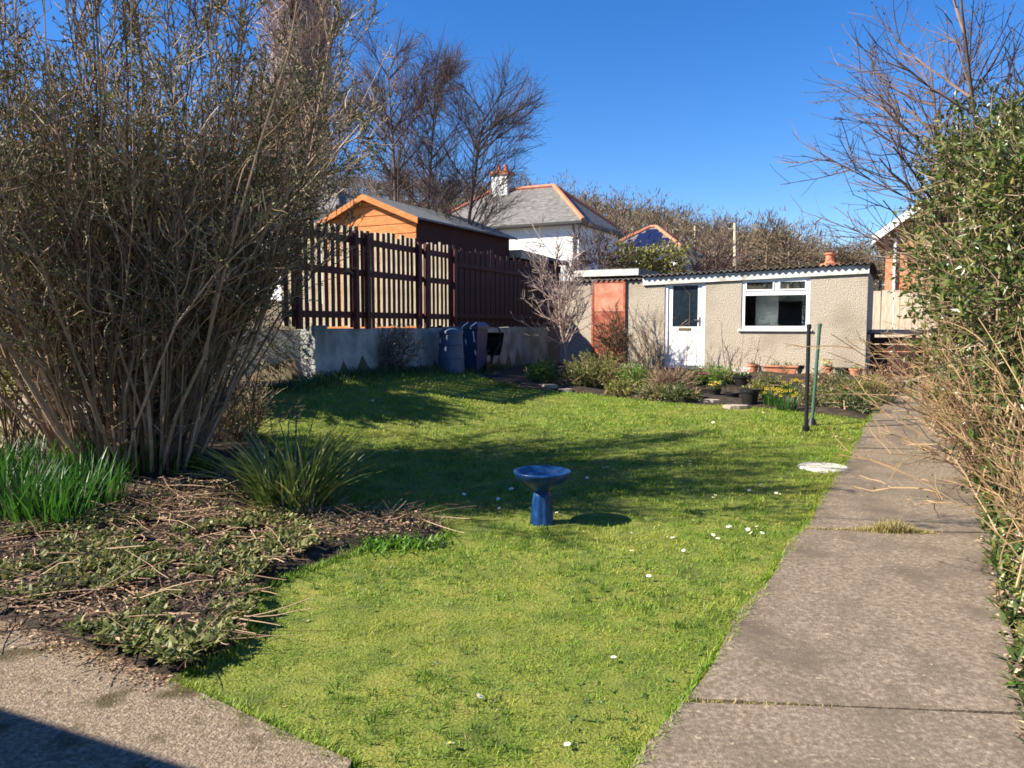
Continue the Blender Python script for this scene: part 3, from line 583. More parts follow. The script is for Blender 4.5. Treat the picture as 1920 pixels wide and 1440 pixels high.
for u0, z0 in ((2.6, 3.0), (5.0, 3.0)):
    w = obj('window', MB().add([Qb(u0,-.05,z0),Qb(u0+1.2,-.05,z0),Qb(u0+1.2,-.05,z0+1.2),Qb(u0,-.05,z0+1.2),Qb(u0,0,z0),Qb(u0+1.2,0,z0),Qb(u0+1.2,0,z0+1.2),Qb(u0,0,z0+1.2)], [(0,1,2,3),(0,4,5,1),(1,5,6,2),(2,6,7,3),(3,7,4,0)]), M_UPVC, bh)
    obj('pane', MB().add([Qb(u0+.1,-.056,z0+.1),Qb(u0+1.1,-.056,z0+.1),Qb(u0+1.1,-.056,z0+1.1),Qb(u0+.1,-.056,z0+1.1)], [(0,1,2,3)]), M_GLASS, w)

# terracotta chimney pot of a house behind the outbuilding roof
cp = P(1556, 489, 30); hs = thing('chimney_stack', 'red clay chimney pot on a stack showing over the corrugated roof', 'chimney', (cp[0], cp[1], 0.6))
obj('stack', MB().box((cp[0] - .26, cp[1] - .3, .6), (cp[0] + .26, cp[1] + .3, cp[2] - .1)), M_BRICKC, hs)
obj('pot', MB().lathe([(.22, 0), (.16, .08), (.15, .30), (.20, .34), (.20, .40), (.0, .40)], 16, 0, (cp[0], cp[1], cp[2] - .1)), M_RTILE, hs, smooth=False)

# house extension standing behind the camera on the left; it throws the shadow in the near corner
ev0 = np.array([-2.12, 3.1]) - np.array([.972, .235]) * 2.64 / math.tan(SUN_EL); edr = unit(np.array([.89, -.40])); nrm = np.array([-edr[1] * -1, -edr[0]]); nrm = np.array([edr[1], -edr[0]])
ex = thing('house_extension', 'white rendered rear extension of the house at the near left', 'house', (*(ev0 + nrm * 1), 0))
qa = lambda a, b, z: np.array([*(ev0 + edr * a + nrm * b), z])
def exbox(a0, a1, b0, b1, z0, z1): return MB().add([qa(a0,b1,z0),qa(a1,b1,z0),qa(a1,b0,z0),qa(a0,b0,z0),qa(a0,b1,z1),qa(a1,b1,z1),qa(a1,b0,z1),qa(a0,b0,z1)], [(3,2,1,0),(4,5,6,7),(0,1,5,4),(1,2,6,5),(2,3,7,6),(3,0,4,7)])
obj('wall', exbox(-5, 3.4, .3, 3.4, 0, 2.45), M_WHITE, ex); obj('roof', exbox(-5.2, 3.6, 0, 3.6, 2.452, 2.64), M_FELT, ex)

# poles on the hillside
for px, py, Y, top, lab in ((1378, 500, 62, 418, 'tall pale utility pole beyond the outbuilding'), (1303, 500, 75, 424, 'shorter wooden utility pole left of the tall pale one')):
    a = P(px, py, Y); b_ = P(px, top, Y); z0 = float(h(a[0], a[1])) - .3
    t = thing('utility_pole', lab, 'pole', (a[0], a[1], z0), group='utility poles behind the outbuilding')
    obj('pole', MB().tubes(np.array([[(a[0], a[1], z0), (a[0], a[1], (z0 + b_[2]) / 2), (b_[0], b_[1], b_[2])]]), np.array([[.17, .15, .12]]), 8), M_FPALE, t)
    obj('cross_arm', MB().box((b_[0] - .5, b_[1] - .05, b_[2] - .5), (b_[0] + .5, b_[1] + .05, b_[2] - .4)), M_FPALE, t)

# pale board fence at the right end of the outbuilding, with a dark bin store below
fa = P(1622, 600, 21.6)[:2]; fdir = SH_D; rf_ = math.atan2(fdir[1], fdir[0])
pf = thing('board_fence', 'pale sunlit fence of upright boards right of the outbuilding', 'fence', (*fa, .5), rf_)
zt = P(1640, 546, 21.6)[2]; zb = P(1640, 612, 21.6)[2]
bm2 = MB().box((-.07, 0, 0), (.07, .022, zt - zb + .5)).mesh('board', [M_FPALE])
for k in range(14): inst('board', bm2, pf, (k * .155, .004 * R.normal(), zb - 1.0 + .012 * R.normal()), (0, .008 * R.normal(), 0))
obj('rail', MB().box((-.1, .024, zb - .6), (2.2, .07, zb - .52)).box((-.1, .024, zt - .75), (2.2, .07, zt - .67)), M_FPALE, pf, local=True)
ca = P(1632, 690, 16.2)
cs = thing('bin_store', 'low dark timber compost bay below the pale fence', 'compost bay', (ca[0], ca[1], .45), rf_)
for k in range(6): obj('slat', MB().box((-.02, -.02, .02 + k * .15), (1.6, .015, .15 + k * .15)), M_BOARDB, cs, local=True)
for x0 in (-.02, .75, 1.52): obj('post', MB().box((x0, -.10, 0), (x0 + .08, -.022, .98)), M_BOARDB, cs, local=True)
obj('lid', MB().add([(-.1,-.14,.96),(1.7,-.14,.96),(1.7,.6,1.03),(-.1,.6,1.03),(-.1,-.14,.99),(1.7,-.14,.99),(1.7,.6,1.06),(-.1,.6,1.06)], [(3,2,1,0),(4,5,6,7),(0,1,5,4),(1,2,6,5),(2,3,7,6),(3,0,4,7)]), M_BLACK, cs, local=True)

# ================================================================== GARDEN OBJECTS
# bird bath
g = G(1016, 987); bb = thing('bird_bath', 'glazed blue ceramic bird bath on a fluted pedestal in the lawn', 'bird bath', tuple(g))
n = 48; prof = [(.0, 0), (.098, 0), (.100, .012), (.094, .03), (.086, .10), (.078, .18), (.070, .24), (.066, .268), (.056, .28), (.054, .30)]
mb = MB().lathe(prof, n); V = mb.v[0]; a = np.arctan2(V[:, 1], V[:, 0]); rr = 1 + .035 * np.cos(a * 10) * sstep(.02, .06, V[:, 2]) * sstep(.3, .26, V[:, 2]); V[:, 0] *= rr; V[:, 1] *= rr
obj('pedestal', mb, M_GLAZE, bb, smooth=True, local=True)
mb = MB().lathe([(.052, .285), (.066, .292), (.085, .306), (.125, .330), (.18, .372), (.212, .408), (.224, .430), (.228, .444), (.222, .453), (.208, .447), (.185, .422), (.14, .378), (.07, .345), (.0, .338)], 64)
obj('bowl', mb, M_GLAZE, bb, smooth=True, local=True)

# pale round cover in the lawn
g = G(1543, 881); mb = MB().lathe([(.0, .045), (.17, .045), (.19, .040), (.20, .045), (.24, .045), (.262, .030), (.268, .0)], 40)
o = single('drain_cover', MB().add(mb.v[0] + g, mb.f[0][0]), M_DISC, 'flat pale round cover lying in the lawn by the path', 'cover', tuple(g), smooth=False)

# clothes posts
g = G(1511, 811); top = P(1511, 610, g[1]); hp = top[2] - g[2]
cpole = thing('clothes_post', 'upright black metal clothes post standing on the lawn', 'post', tuple(g))
obj('pole', MB().tubes(np.array([[(0, 0, -.1), (0, 0, hp / 2), (0, 0, hp)]]), np.full((1, 3), .027), 12), M_METB, cpole, local=True)
obj('cap', MB().lathe([(.033, hp - .04), (.033, hp + .01), (.0, hp + .02)], 12), M_METB, cpole, local=True)
obj('ground_socket', MB().lathe([(.05, -.05), (.05, .09), (.035, .10)], 12), M_METB, cpole, local=True)
g2 = G(1522, 800); t2 = P(1537, 610, g2[1]); v = t2 - g2
gp = thing('clothes_prop', 'leaning dark green metal pole beside the black post', 'post', tuple(g2))
obj('pole', MB().tubes(np.array([[v * -.03, v * .5, v]]), np.full((1, 3), .024), 12), M_METG, gp, local=True)
obj('foot', MB().lathe([(.06, -.03), (.07, .03), (.05, .10), (.028, .13)], 12), M_METB, gp, local=True)
obj('cap', MB().lathe([(.03, v[2] - .03), (.03, v[2] + .02), (0, v[2] + .03)], 12, 0, (v[0], v[1], 0)), M_METG, gp, local=True)

# bins and barrow by the retaining wall
def by_wall(px, d):
    s_ = on_plane(px, 690, WA + WN * d, WU)[0]; p = WA + WN * d + WU * s_; return np.array([*p, float(h(*p))])
g = by_wall(846, .42); bt = thing('compost_bin', 'faded grey-blue round plastic bin with lid by the retaining wall', 'bin', tuple(g))
sc = P(846, 612, g[1])[2] - g[2]
obj('body', MB().lathe([(.0, 0), (.27, 0), (.275, .03), (.262, .3 * sc), (.245, .6 * sc), (.23, .86 * sc)], 28), M_BLUEG, bt, smooth=True, local=True)
obj('lid', MB().lathe([(.25, .85 * sc), (.25, .90 * sc), (.20, .96 * sc), (.09, .995 * sc), (.0, 1.0 * sc)], 28), M_BLUEG, bt, smooth=True, local=True)
obj('rib', MB().lathe([(.262, .32 * sc), (.272, .34 * sc), (.262, .36 * sc)], 28).lathe([(.25, .60 * sc), (.262, .62 * sc), (.25, .64 * sc)], 28), M_BLUEG, bt, smooth=True, local=True)
g = by_wall(888, .38); wb = thing('wheelie_bin', 'dark blue wheeled bin next to the grey-blue round bin', 'bin', tuple(g), ROTF - math.pi / 2)
hb = P(888, 604, g[1])[2] - g[2]
def tap(mb, w0, d0, w1, d1, z0, z1, m=0):
    mb.add([(-w0,-d0,z0),(w0,-d0,z0),(w0,d0,z0),(-w0,d0,z0),(-w1,-d1,z1),(w1,-d1,z1),(w1,d1,z1),(-w1,d1,z1)], [(3,2,1,0),(4,5,6,7),(0,1,5,4),(1,2,6,5),(2,3,7,6),(3,0,4,7)], m); return mb
obj('body', tap(MB(), .17, .19, .22, .25, .04, hb * .86), M_BLUEB, wb, local=True)
obj('lid', tap(tap(MB(), .25, .28, .25, .28, hb * .862, hb * .92), .24, .27, .18, .2, hb * .921, hb), M_BLUEB, wb, local=True)
for sx_ in (-1, 1): obj('wheel', MB().tubes(np.array([[(sx_ * .19, .2, .09), (sx_ * .24, .2, .09)]]), np.full((1, 2), .09), 16), M_BLACK, wb, local=True)
g = by_wall(916, .45); br = thing('wheelbarrow', 'black wheelbarrow stood on end against the retaining wall', 'wheelbarrow', tuple(g), ROTF - math.pi / 2)
a = np.linspace(0, 2 * math.pi, 25); ring = np.stack([0 * a, .17 * np.cos(a), .28 + .17 * np.sin(a)], -1)[None]
obj('wheel', MB().tubes(ring, np.full((1, 25), .035), 8), M_BLACK, br, local=True)
mb = MB()
for sx_ in (-.22, .22): mb.tubes(np.array([[(sx_ * .4, 0, .28), (sx_, .12, .6), (sx_, .16, .85), (sx_ * 1.1, -.05, 1.0), (sx_ * 1.1, -.12, .96)]]), np.full((1, 5), .017), 6)
obj('handle', mb, M_METB, br, local=True)
obj('tray', MB().add([(-.2,.16,.35),(.2,.16,.35),(.28,.22,.85),(-.28,.22,.85),(-.14,.36,.42),(.14,.36,.42),(.2,.38,.75),(-.2,.38,.75)], [(4,5,6,7)[::-1],(0,1,5,4),(1,2,6,5),(2,3,7,6),(3,0,4,7)]), M_METB, br, local=True)

# shallow stone ledge of the old wall at the far left
la = G(-120, 800); lb = G(175, 800)
lw = thing('low_wall', 'low shaded stone wall with sunlit top behind the daffodil leaves', 'wall', (lb[0], lb[1], 0))
dw = unit((lb - la)[:2]); nw = np.array([-dw[1], dw[0]]); zt_ = P(100, 738, lb[1])[2]
def lwp(s, d, z): return np.array([*(la[:2] + dw * s + nw * d), z])
Lw_ = np.linalg.norm((lb - la)[:2]); s = -2.0; k = 0
rows = 3
for r_ in range(rows):
    s = -2.0 + .2 * (r_ % 2); z0 = -.05 + (zt_ + .05) * r_ / rows; z1 = -.05 + (zt_ + .05) * (r_ + 1) / rows - .015
    while s < Lw_:
        w = R.uniform(.3, .55); e = min(s + w - .02, Lw_); o_ = .02 * R.normal()
        v = [lwp(s, o_, z0), lwp(e, o_, z0), lwp(e, .5, z0), lwp(s, .5, z0), lwp(s + .01, o_ + .01, z1), lwp(e - .01, o_ + .01, z1 - .01 * R.random()), lwp(e, .5, z1), lwp(s, .5, z1)]
        obj('stone', MB().add(v, [(3,2,1,0),(4,5,6,7),(0,1,5,4),(1,2,6,5),(2,3,7,6),(3,0,4,7)]), M_STONE, lw); s += w
# ================================================================== GRASS
def grass_field(poly, n, Lr, Wr, near, far, rng, k=3):
    q = scatter(poly, n, rng); q = q[(q[:, 1] >= near) & (q[:, 1] < far)]
    mb = q, rng.uniform(*Lr, len(q)), rng.uniform(*Wr, len(q)); return mb
GR = MB(); rg = np.random.default_rng(3)
lawnp = np.array(lawn)
for near, far, dens, L, W in ((2.3, 4.2, 9000, (.012, .036), (.0028, .0048)), (4.2, 6.5, 5500, (.016, .042), (.004, .0065)), (6.5, 10, 2600, (.02, .05), (.006, .010)), (10, 17, 1500, (.025, .06), (.009, .014))):
    lo = lawnp.min(0); hi = lawnp.max(0); y0, y1 = max(near, lo[1]), min(far, hi[1]); area = (hi[0] - lo[0]) * (y1 - y0)
    q = np.c_[rg.uniform(lo[0], hi[0], int(area * dens)), rg.uniform(y0, y1, int(area * dens))]; q = q[inpoly(q, lawnp)]
    q = q[np.abs(q[:, 0] / q[:, 1]) < .74]
    dn = vnoise(q[:, 0], q[:, 1], 7, 5) * .5 + vnoise(q[:, 0], q[:, 1], 29, 6) * .7
    q = q[rg.random(len(q)) < .70 + .6 * dn]; dn = vnoise(q[:, 0], q[:, 1], 2.4, 8) * .3 + vnoise(q[:, 0], q[:, 1], 11, 9) * .4
    ln = rg.uniform(*L, len(q)) * (1 + .55 * dn)
    blades(GR, g3(q, .018), np.maximum(ln, .008), rg.uniform(.2, 1.25, len(q)), rg.uniform(*W, len(q)), 3, .35, 0, rg)
# taller tufts and broad-leaved lawn weeds
lo = lawnp.min(0); hi = lawnp.max(0); q = rg.uniform(lo, hi, (14000, 2)); q = q[inpoly(q, lawnp) & (q[:, 1] < 12) & (np.abs(q[:, 0] / q[:, 1]) < .74)]; q = q[rg.random(len(q)) < .35 + .8 * vnoise(q[:, 0], q[:, 1], 3, 15)]
ros = np.repeat(q, 9, 0) + rg.normal(size=(len(q) * 9, 2)) * .012; n_ = len(ros); blades(GR, g3(ros, .018), rg.uniform(.03, .075, n_), rg.uniform(.1, 1.1, n_), rg.uniform(.003, .006, n_), 3, .45, 1, rg)
q = rg.uniform(lo, hi, (9000, 2)); q = q[inpoly(q, lawnp) & (q[:, 1] < 8) & (np.abs(q[:, 0] / q[:, 1]) < .74)]; q = q[rg.random(len(q)) < .3 + .8 * vnoise(q[:, 0], q[:, 1], 4, 16)]
ros = np.repeat(q, 6, 0); n_ = len(ros); blades(GR, g3(ros, .02), rg.uniform(.012, .035, n_), rg.uniform(.8, 1.5, n_), rg.uniform(.008, .015, n_), 3, .3, 2, rg)
q = rg.uniform(lo, hi, (26000, 2)); q = q[inpoly(q, lawnp) & (q[:, 1] < 9) & (np.abs(q[:, 0] / q[:, 1]) < .74)]; q = q[rg.random(len(q)) < .4 + .9 * vnoise(q[:, 0], q[:, 1], 6, 17)]; n_ = len(q)
blades(GR, g3(q, .022), rg.uniform(.02, .06, n_), rg.uniform(.9, 1.5, n_), rg.uniform(.0025, .005, n_), 3, .15, 3, rg)
# longer fringe along the path and the bed edges
e = [np.array([PL(y) + rg.normal() * .02, y]) for y in rg.uniform(2.3, 12.5, 9000)]
be = [G2(*p) for p in BEDEDGE]; 
for a_, b_ in zip(be[:-1], be[1:]):
    m_ = int(np.linalg.norm(b_ - a_) * 900); t_ = rg.random(m_)[:, None]; e += list(a_ * (1 - t_) + b_ * t_ + rg.normal(size=(m_, 2)) * .025)
pe = [G2(*p) for p in [(665,1455),(520,1390),(400,1330),(325,1297)]]
for a_, b_ in zip(pe[:-1], pe[1:]):
    m_ = int(np.linalg.norm(b_ - a_) * 1800); t_ = rg.random(m_)[:, None]; e += list(a_ * (1 - t_) + b_ * t_ + rg.normal(size=(m_, 2)) * .02 + vnoise(a_[0] + t_ * 3, t_ * 0, 9, 31) * .02)
e = np.array(e); blades(GR, g3(e, .01), rg.uniform(.03, .075, len(e)), rg.uniform(.1, 1.1, len(e)), rg.uniform(.004, .007, len(e)), 3, .4, 0, rg)
o = obj('grass', GR, [M_GRASS, M_LAWN2, M_LEAFG, M_STRAW]); tag(o, 'short mossy green grass blades covering the lawn', 'grass', kind='stuff')
# tuft of grass in the path joint
q = np.array([(PL(5.86) + t, 5.86 - .12 * t) for t in np.concatenate([rg.uniform(.0, .95, 500), rg.normal(.66, .13, 700)])]); q = q + rg.normal(size=q.shape) * [.0, .025]
mb = MB(); ln = .03 + .12 * np.exp(-((q[:, 0] - PL(5.86) - .66) / .15) ** 2) * rg.random(len(q)); blades(mb, g3(q, .03), ln, rg.uniform(0, .9, len(q)), rg.uniform(.003, .006, len(q)), 3, .4, 0, rg)
g = G(1665, 1015); single('grass_tuft', mb, M_STRAW, 'yellowed grass tuft growing from the crack across the path', 'grass', tuple(g))
q = np.array([(PL(3.12) + t, 3.12 - .12 * t) for t in rg.uniform(.0, .6, 420)]) + rg.normal(size=(420, 2)) * [0, .015]
mb = MB(); blades(mb, g3(q, .03), rg.uniform(.01, .03, len(q)), rg.uniform(.3, 1.2, len(q)), rg.uniform(.003, .005, len(q)), 3, .4, 0, rg)
single('moss_strip', mb, M_STRAW, 'dry moss line in the nearest joint of the path', 'moss', (PL(3.12), 3.12, .04))
# daisies
dm = MB()
a = np.arange(10) * 2 * math.pi / 10
c_ = np.zeros((10, 3)) + [0, 0, .03]; dm.leaves(c_ + np.stack([np.cos(a), np.sin(a), 0 * a], -1) * .003, np.stack([np.cos(a), np.sin(a), 0 * a + .15], -1), np.tile([0, 0, 1.0], (10, 1)), np.full(10, .013), np.full(10, .009), 0, .02)
f_ = MB().lathe([(.0055, .029), (.005, .034), (.0, .036)], 8); dm.add(f_.v[0], f_.f[0][0], 1); dm.tubes(np.array([[(0, 0, 0), (.001, 0, .015), (0, 0, .03)]]), np.full((1, 3), .0012), 3, 2)
dme = dm.mesh('daisy', [M_PETAL, M_YEL, M_LEAFG])
dpx = [(1151,1253),(1225,1086),(1240,1117),(1217,1097),(1190,1085),(892,1328),(845,1427),(1065,1420),(1247,1021),(1262,1022),(1335,1015),(1345,1024),(1365,1000),(1366,997),(1412,1003),(1413,1012),(1421,1000),(1426,1013),(1402,1005),(1232,999),(1130,889),(1136,886),(1152,893),(1166,886),(1265,880),(1275,884),(1283,878),(1295,880),(1293,874),(1388,939),(1405,930),(1430,922),(1440,925),(1455,936),(1463,937),(1483,996),(1336,945),(1207,852),(1090,978),(1045,973),(992,965),(868,937),(937,962),(935,945),(960,930),(1484,846),(1503,850),(1517,856),(1571,827),(1578,830),(1594,833),(1338,800),(1192,820),(1185,1047),(1283,1045),(1300,990),(1340,940),(1100,905),(1430,780),(1140,770),(880,760),(740,735),(700,760),(830,740),(1090,1010),(1180,1010)]
for i, (px, py) in enumerate(dpx):
    g = G(px, py); o = bpy.data.objects.new('daisy', dme); COL.objects.link(o); sc_ = R.uniform(.9, 1.35) * (1.25 if g[1] > 7 else 1)
    o.location = g + [0, 0, .024]; o.rotation_euler = (R.normal() * .25, R.normal() * .25 - .15, R.uniform(0, 6.28)); o.scale = (sc_,) * 3
    own = {(1151,1253): 'lone white daisy in the sunny lawn nearest the path', (892,1328): 'lone white daisy in the near middle of the lawn', (845,1427): 'white daisy at the very front edge of the lawn, left one', (1065,1420): 'white daisy at the very front edge of the lawn, right one', (992,965): 'white daisy just left of the bird bath foot', (1045,973): 'white daisy just right of the bird bath foot'}
    lab = own.get((px, py)) or ('small white daisy in the far lawn beyond the long shadow' if py < 865 else 'small white daisy in the long shadow behind the bird bath' if py < 962 else 'small white daisy in the sunny lawn between bird bath and path')
    tag(o, lab, 'daisy', 'white daisies dotted over the lawn')

# ================================================================== BIG LEFT SHRUB
rs = np.random.default_rng(12); gb = np.array([-3.50, 7.05, 0]); gb[2] = float(h(gb[0], gb[1]))
sh = thing('shrub', 'huge twiggy brown and olive shrub towering over the flower bed', 'shrub', tuple(gb))
N = 220; a = rs.uniform(0, 2 * math.pi, N); r = .62 * np.sqrt(rs.random(N)); st = gb + np.stack([r * np.cos(a), r * .75 * np.sin(a), 0 * a], -1)
tilt = .05 + .34 * r / .62 * rs.uniform(.4, 1.2, N) + .10 * np.abs(rs.normal(size=N)); a = a + .5 * rs.normal(size=N); d0 = np.stack([np.cos(a) * np.sin(tilt), np.sin(a) * np.sin(tilt), np.cos(tilt)], -1)
stems = curves(st, d0, rs.uniform(2.1, 5.0, N), 8, .08, .018, rs)
mb = MB().tubes(stems, np.linspace(1, .28, 8)[None] * rs.uniform(.008, .022, (N, 1)), 5)
obj('stem', mb, M_BARK, sh)
b1 = branch(stems, 3200, .34, 1, (.25, .8), (.35, .95), 5, .14, .06, rs, .45)
b2 = branch(b1, 19000, .15, 1, (.3, 1.0), (.10, .42), 4, .2, .06, rs, .4)
mb = MB().tubes(b1, radii(len(b1), 5, .006, .003, rs), 3).tubes(b2, radii(len(b2), 4, .0042, .0024, rs), 3)
obj('twigs', mb, M_BARK, sh)
mb = MB(); leaf_on(mb, b2, 115000, (.018, .04), (.010, .020), 0, .2, .2, rs)
low = branch(stems, 1300, .10, .5, (.4, 1.2), (.15, .55), 4, .2, .02, rs); mbt = MB().tubes(low, radii(len(low), 4, .004, .002, rs), 3); leaf_on(mb, low, 4000, (.02, .045), (.01, .02), 0, .2, .1, rs)
obj('foliage', mb, M_OLIVE, sh); obj('twigs', mbt, M_BARK, sh)
# low dry outskirts on its right flank
g = G(440, 830); t = thing('shrub', 'low straggly dry shrub at the right foot of the huge shrub', 'shrub', tuple(g))
N = 120; a = rs.uniform(0, 6.28, N); st = g + np.stack([.30 * np.cos(a) * rs.random(N), .3 * np.sin(a) * rs.random(N), 0 * a], -1); tl = rs.uniform(.1, .9, N)
c1 = curves(st, np.stack([np.cos(a) * np.sin(tl), np.sin(a) * np.sin(tl), np.cos(tl)], -1), rs.uniform(.4, 1.1, N), 5, .16, .0, rs); c2 = branch(c1, 900, .2, 1, (.3, 1.0), (.1, .35), 4, .2, 0, rs)
obj('stem', MB().tubes(c1, radii(N, 5, .006, .003, rs), 3).tubes(c2, radii(900, 4, .003, .002, rs), 3), M_BARK, t); mb = MB(); leaf_on(mb, c2, 2500, (.02, .04), (.01, .018), 0, .1, .2, rs); obj('foliage', mb, M_OLIVE, t)

# pale columnar tree behind it
def bare_tree(name, label, base, H, trunk_r, n1, n2, n3, ang1, l1, l2, l3, m, lift=.05, lean=(0, 0), rng=R, t0=.25, group=None, tm=None, k1=6, thin=1.0, wob=.05, nt=1, bud=None, trunk_spread=.12, bw=.09):
    t = thing(name, label, 'tree', tuple(base), group=group); base = np.asarray(base, float)
    d0 = np.array([[lean[0], lean[1], 1.0]] * nt) + (rng.normal(size=(nt, 3)) * [trunk_spread, trunk_spread, 0] if nt > 1 else 0)
    tr_ = curves(np.repeat(base[None], nt, 0), d0, np.full(nt, H) * (rng.uniform(.8, 1, nt) if nt > 1 else 1), 9, wob, .02, rng); q = np.linspace(1, .12, 9)[None] * trunk_r * np.ones((nt, 1)); q[:, 0] *= 1.3
    obj('trunk', MB().tubes(tr_, q, 8), tm or m, t, smooth=True)
    A = branch(tr_, n1, t0, .97, ang1, l1, k1, bw, lift, rng, .6); B = branch(A, n2, .2, 1, (.3, .8), l2, 5, bw * 1.3, lift, rng, .45); C = branch(B, n3, .15, 1, (.3, .9), l3, 4, bw * 1.6, lift * .6, rng, .4)
    mb = MB().tubes(A, radii(n1, k1, trunk_r * .30, .011 * thin, rng, .35), 5).tubes(B, radii(n2, 5, .015 * thin, .007 * thin, rng), 3).tubes(C, radii(n3, 4, .007 * thin, .004 * thin, rng), 3)
    if bud: leaf_on(mb, C, bud, (.02, .04), (.015, .03), 0, .5, .3, rng)
    obj('crown', mb, m, t); return t, C
b_ = P(552, 500, 29.0); b_[2] = 1.6
bare_tree('tree', 'pale columnar tree with upswept twigs behind the huge shrub', b_, 15.5, .26, 60, 700, 6500, (.12, .35), (3.2, 6.6), (1.3, 3.0), (.5, 1.5), M_BARKP, .12, rng=rs, t0=.12, tm=M_BARKD, nt=3, trunk_spread=.05, thin=2.0)
# bare trees behind the timber shed
for px, Y, H, sp, lean, lab, seed in ((748, 23, 7.9, 1, (-.01, 0), 'tallest bare tree behind the orange shed, pale straight trunk', 31), (792, 24, 7.7, 1, (.02, 0), 'bare tree with dark straight trunk right of the tallest one', 32), (852, 23, 6.6, 1, (.14, 0), 'bare tree leaning right towards the white house roof', 33)):
    b_ = P(px, 500, Y); b_[2] = 1.4; rt = np.random.default_rng(seed)
    bare_tree('tree', lab, b_, H, .085, 36, 440, 3000, (.6, .95), (1.6, 3.9), (.6, 1.6), (.3, .9), M_BARKR, .03, lean, rt, .26, 'bare trees behind the orange shed', tm=M_BARKD, wob=.015, thin=.62, bw=.035)
# bare tree rising over the right hedge
rt = np.random.default_rng(41); b_ = P(1872, 700, 10.5); b_[2] = .2
bare_tree('tree', 'bare branching tree spreading left over the right hedge', b_, 6.2, .055, 75, 620, 2800, (.6, 1.25), (1.4, 3.0), (.6, 1.5), (.2, .7), M_BARKR, .045, (.0, 0), rt, .22, tm=M_BARKD, nt=4, bud=1200, wob=.05, trunk_spread=.28, thin=.6, bw=.07)
# young bare tree against the outbuilding
rt = np.random.default_rng(43); b_ = G(1062, 690)
bare_tree('tree', 'young bare tree with pale slanting trunk before the red boards', b_, 2.6, .042, 26, 200, 900, (.5, 1.1), (.7, 1.7), (.3, .8), (.15, .4), M_BARKP, .03, (-.12, 0), rt, .12, thin=.7, wob=.08)

# ================================================================== FAR WOOD ON THE HILL
def crown_pts(c, w, hh, n, rng, kk=3):
    """a far bare crown: radial twigs through an uneven dome"""
    dirs = rdir(n, rng); dirs[:, 2] = np.abs(dirs[:, 2]) * 1.0 - .25; dirs = unit(dirs); lob = 1 + .22 * np.sin(dirs[:, 0] * 5 + c[0]) + .18 * np.sin(dirs[:, 2] * 7 + c[1])
    rr = (rng.random(n) ** .5) * lob; p = c + dirs * rr[:, None] * [w, w, hh]; d = unit(dirs * [1, 1, 1.1] + rdir(n, rng) * .8 + [0, 0, .25]); return curves(p, d, rng.uniform(.5, 1.2, n) * w * .24, kk, .15, .05, rng)
rw_ = np.random.default_rng(55); WD = MB()
spots = []
for px in np.arange(560, 1800, 22):
    for Y in (72, 84, 97, 112, 128, 146):
        spots.append((px + rw_.uniform(-14, 14), Y * rw_.uniform(.95, 1.05)))
for px, Y in spots:
    x = (px - 960) / FPX * Y; z = float(h(x, Y)); H = rw_.uniform(3.0, 6.8); w = rw_.uniform(1.9, 3.2)
    c = np.array([x, Y, z + H * .5]); cc = crown_pts(c, w, H * .55, 210, rw_, 2); WD.tubes(cc, radii(len(cc), 2, .03 + Y * .0002, .018, rw_), 3)
    WD.tubes(np.array([[(x, Y, z - .3), (x, Y, z + H * .35), (x + rw_.normal() * .2, Y, z + H * .7)]]), np.array([[.2, .14, .06]]), 4)
o = obj('wood', WD, M_WOODF); tag(o, 'brown leafless wood covering the hillside behind the houses', 'wood', kind='stuff')
for px, Y, H, w, m, lab in ((1092, 66, 6.6, 2.1, M_WOODF, 'rounded bare tree standing above the white house roof'), (1205, 78, 5.6, 2.6, M_WOODF, 'broad bare tree on the skyline above the solar panels'), (1163, 60, 3.6, 1.5, M_DKGRN, 'dark evergreen tree among the bare trees'), (1438, 84, 6.2, 2.4, M_WOODF, 'round bare tree on the skyline right of the tall pole'), (1570, 72, 5.0, 2.8, M_WOODF, 'wide low bare tree above the red chimney pot')):
    x = (px - 960) / FPX * Y; z = float(h(x, Y)); t = thing('tree', lab, 'tree', (x, Y, z), group='trees on the skyline'); rq = np.random.default_rng(int(px))
    cc = crown_pts(np.array([x, Y, z + H * .62]), w, H * .42, 1500, rq, 2); obj('crown', MB().tubes(cc, radii(len(cc), 2, .035, .016, rq), 3), m, t)
    obj('trunk', MB().tubes(np.array([[(x, Y, z - .3), (x + .1, Y, z + H * .4), (x, Y, z + H * .75)]]), np.array([[.28, .2, .08]]), 6), M_BARKD, t)
# scrub between the houses and the outbuilding
for px, py, Y, w, H, m, lab in ((1215, 492, 30, 1.5, 1.2, M_YELG, 'green hedge top above the flat roof'), (1330, 490, 34, 2.0, 1.6, M_BARKR, 'purplish bare scrub behind the corrugated roof'), (1120, 470, 29, 1.2, 1.5, M_BARKR, 'bare twiggy bush right of the white house')):
    p = P(px, py, Y); t = thing('bush', lab, 'bush', (p[0], p[1], float(h(p[0], p[1])))); rq = np.random.default_rng(int(px)); z = float(h(p[0], p[1]))
    cc = crown_pts(np.array([p[0], p[1], p[2] - H * .3]), w, H, 900, rq); cc[..., 2] = np.maximum(cc[..., 2], z); mb = MB().tubes(cc, radii(len(cc), 3, .016, .008, rq), 3)
    obj('twigs', mb, M_BARKR, t); stp = np.repeat(np.array([[p[0], p[1], z]]), 14, 0); obj('stem', MB().tubes(curves(stp, rdir(14, rq) * [.4, .4, 0] + [0, 0, 1], np.full(14, max(.6, p[2] - z)), 5, .1, 0, rq), np.full((14, 5), .03), 4), M_BARKD, t)
    if m is M_YELG: mb = MB(); leaf_on(mb, cc, 3500, (.08, .15), (.06, .10), 0, .2, .2, rq); obj('foliage', mb, M_YELG, t)

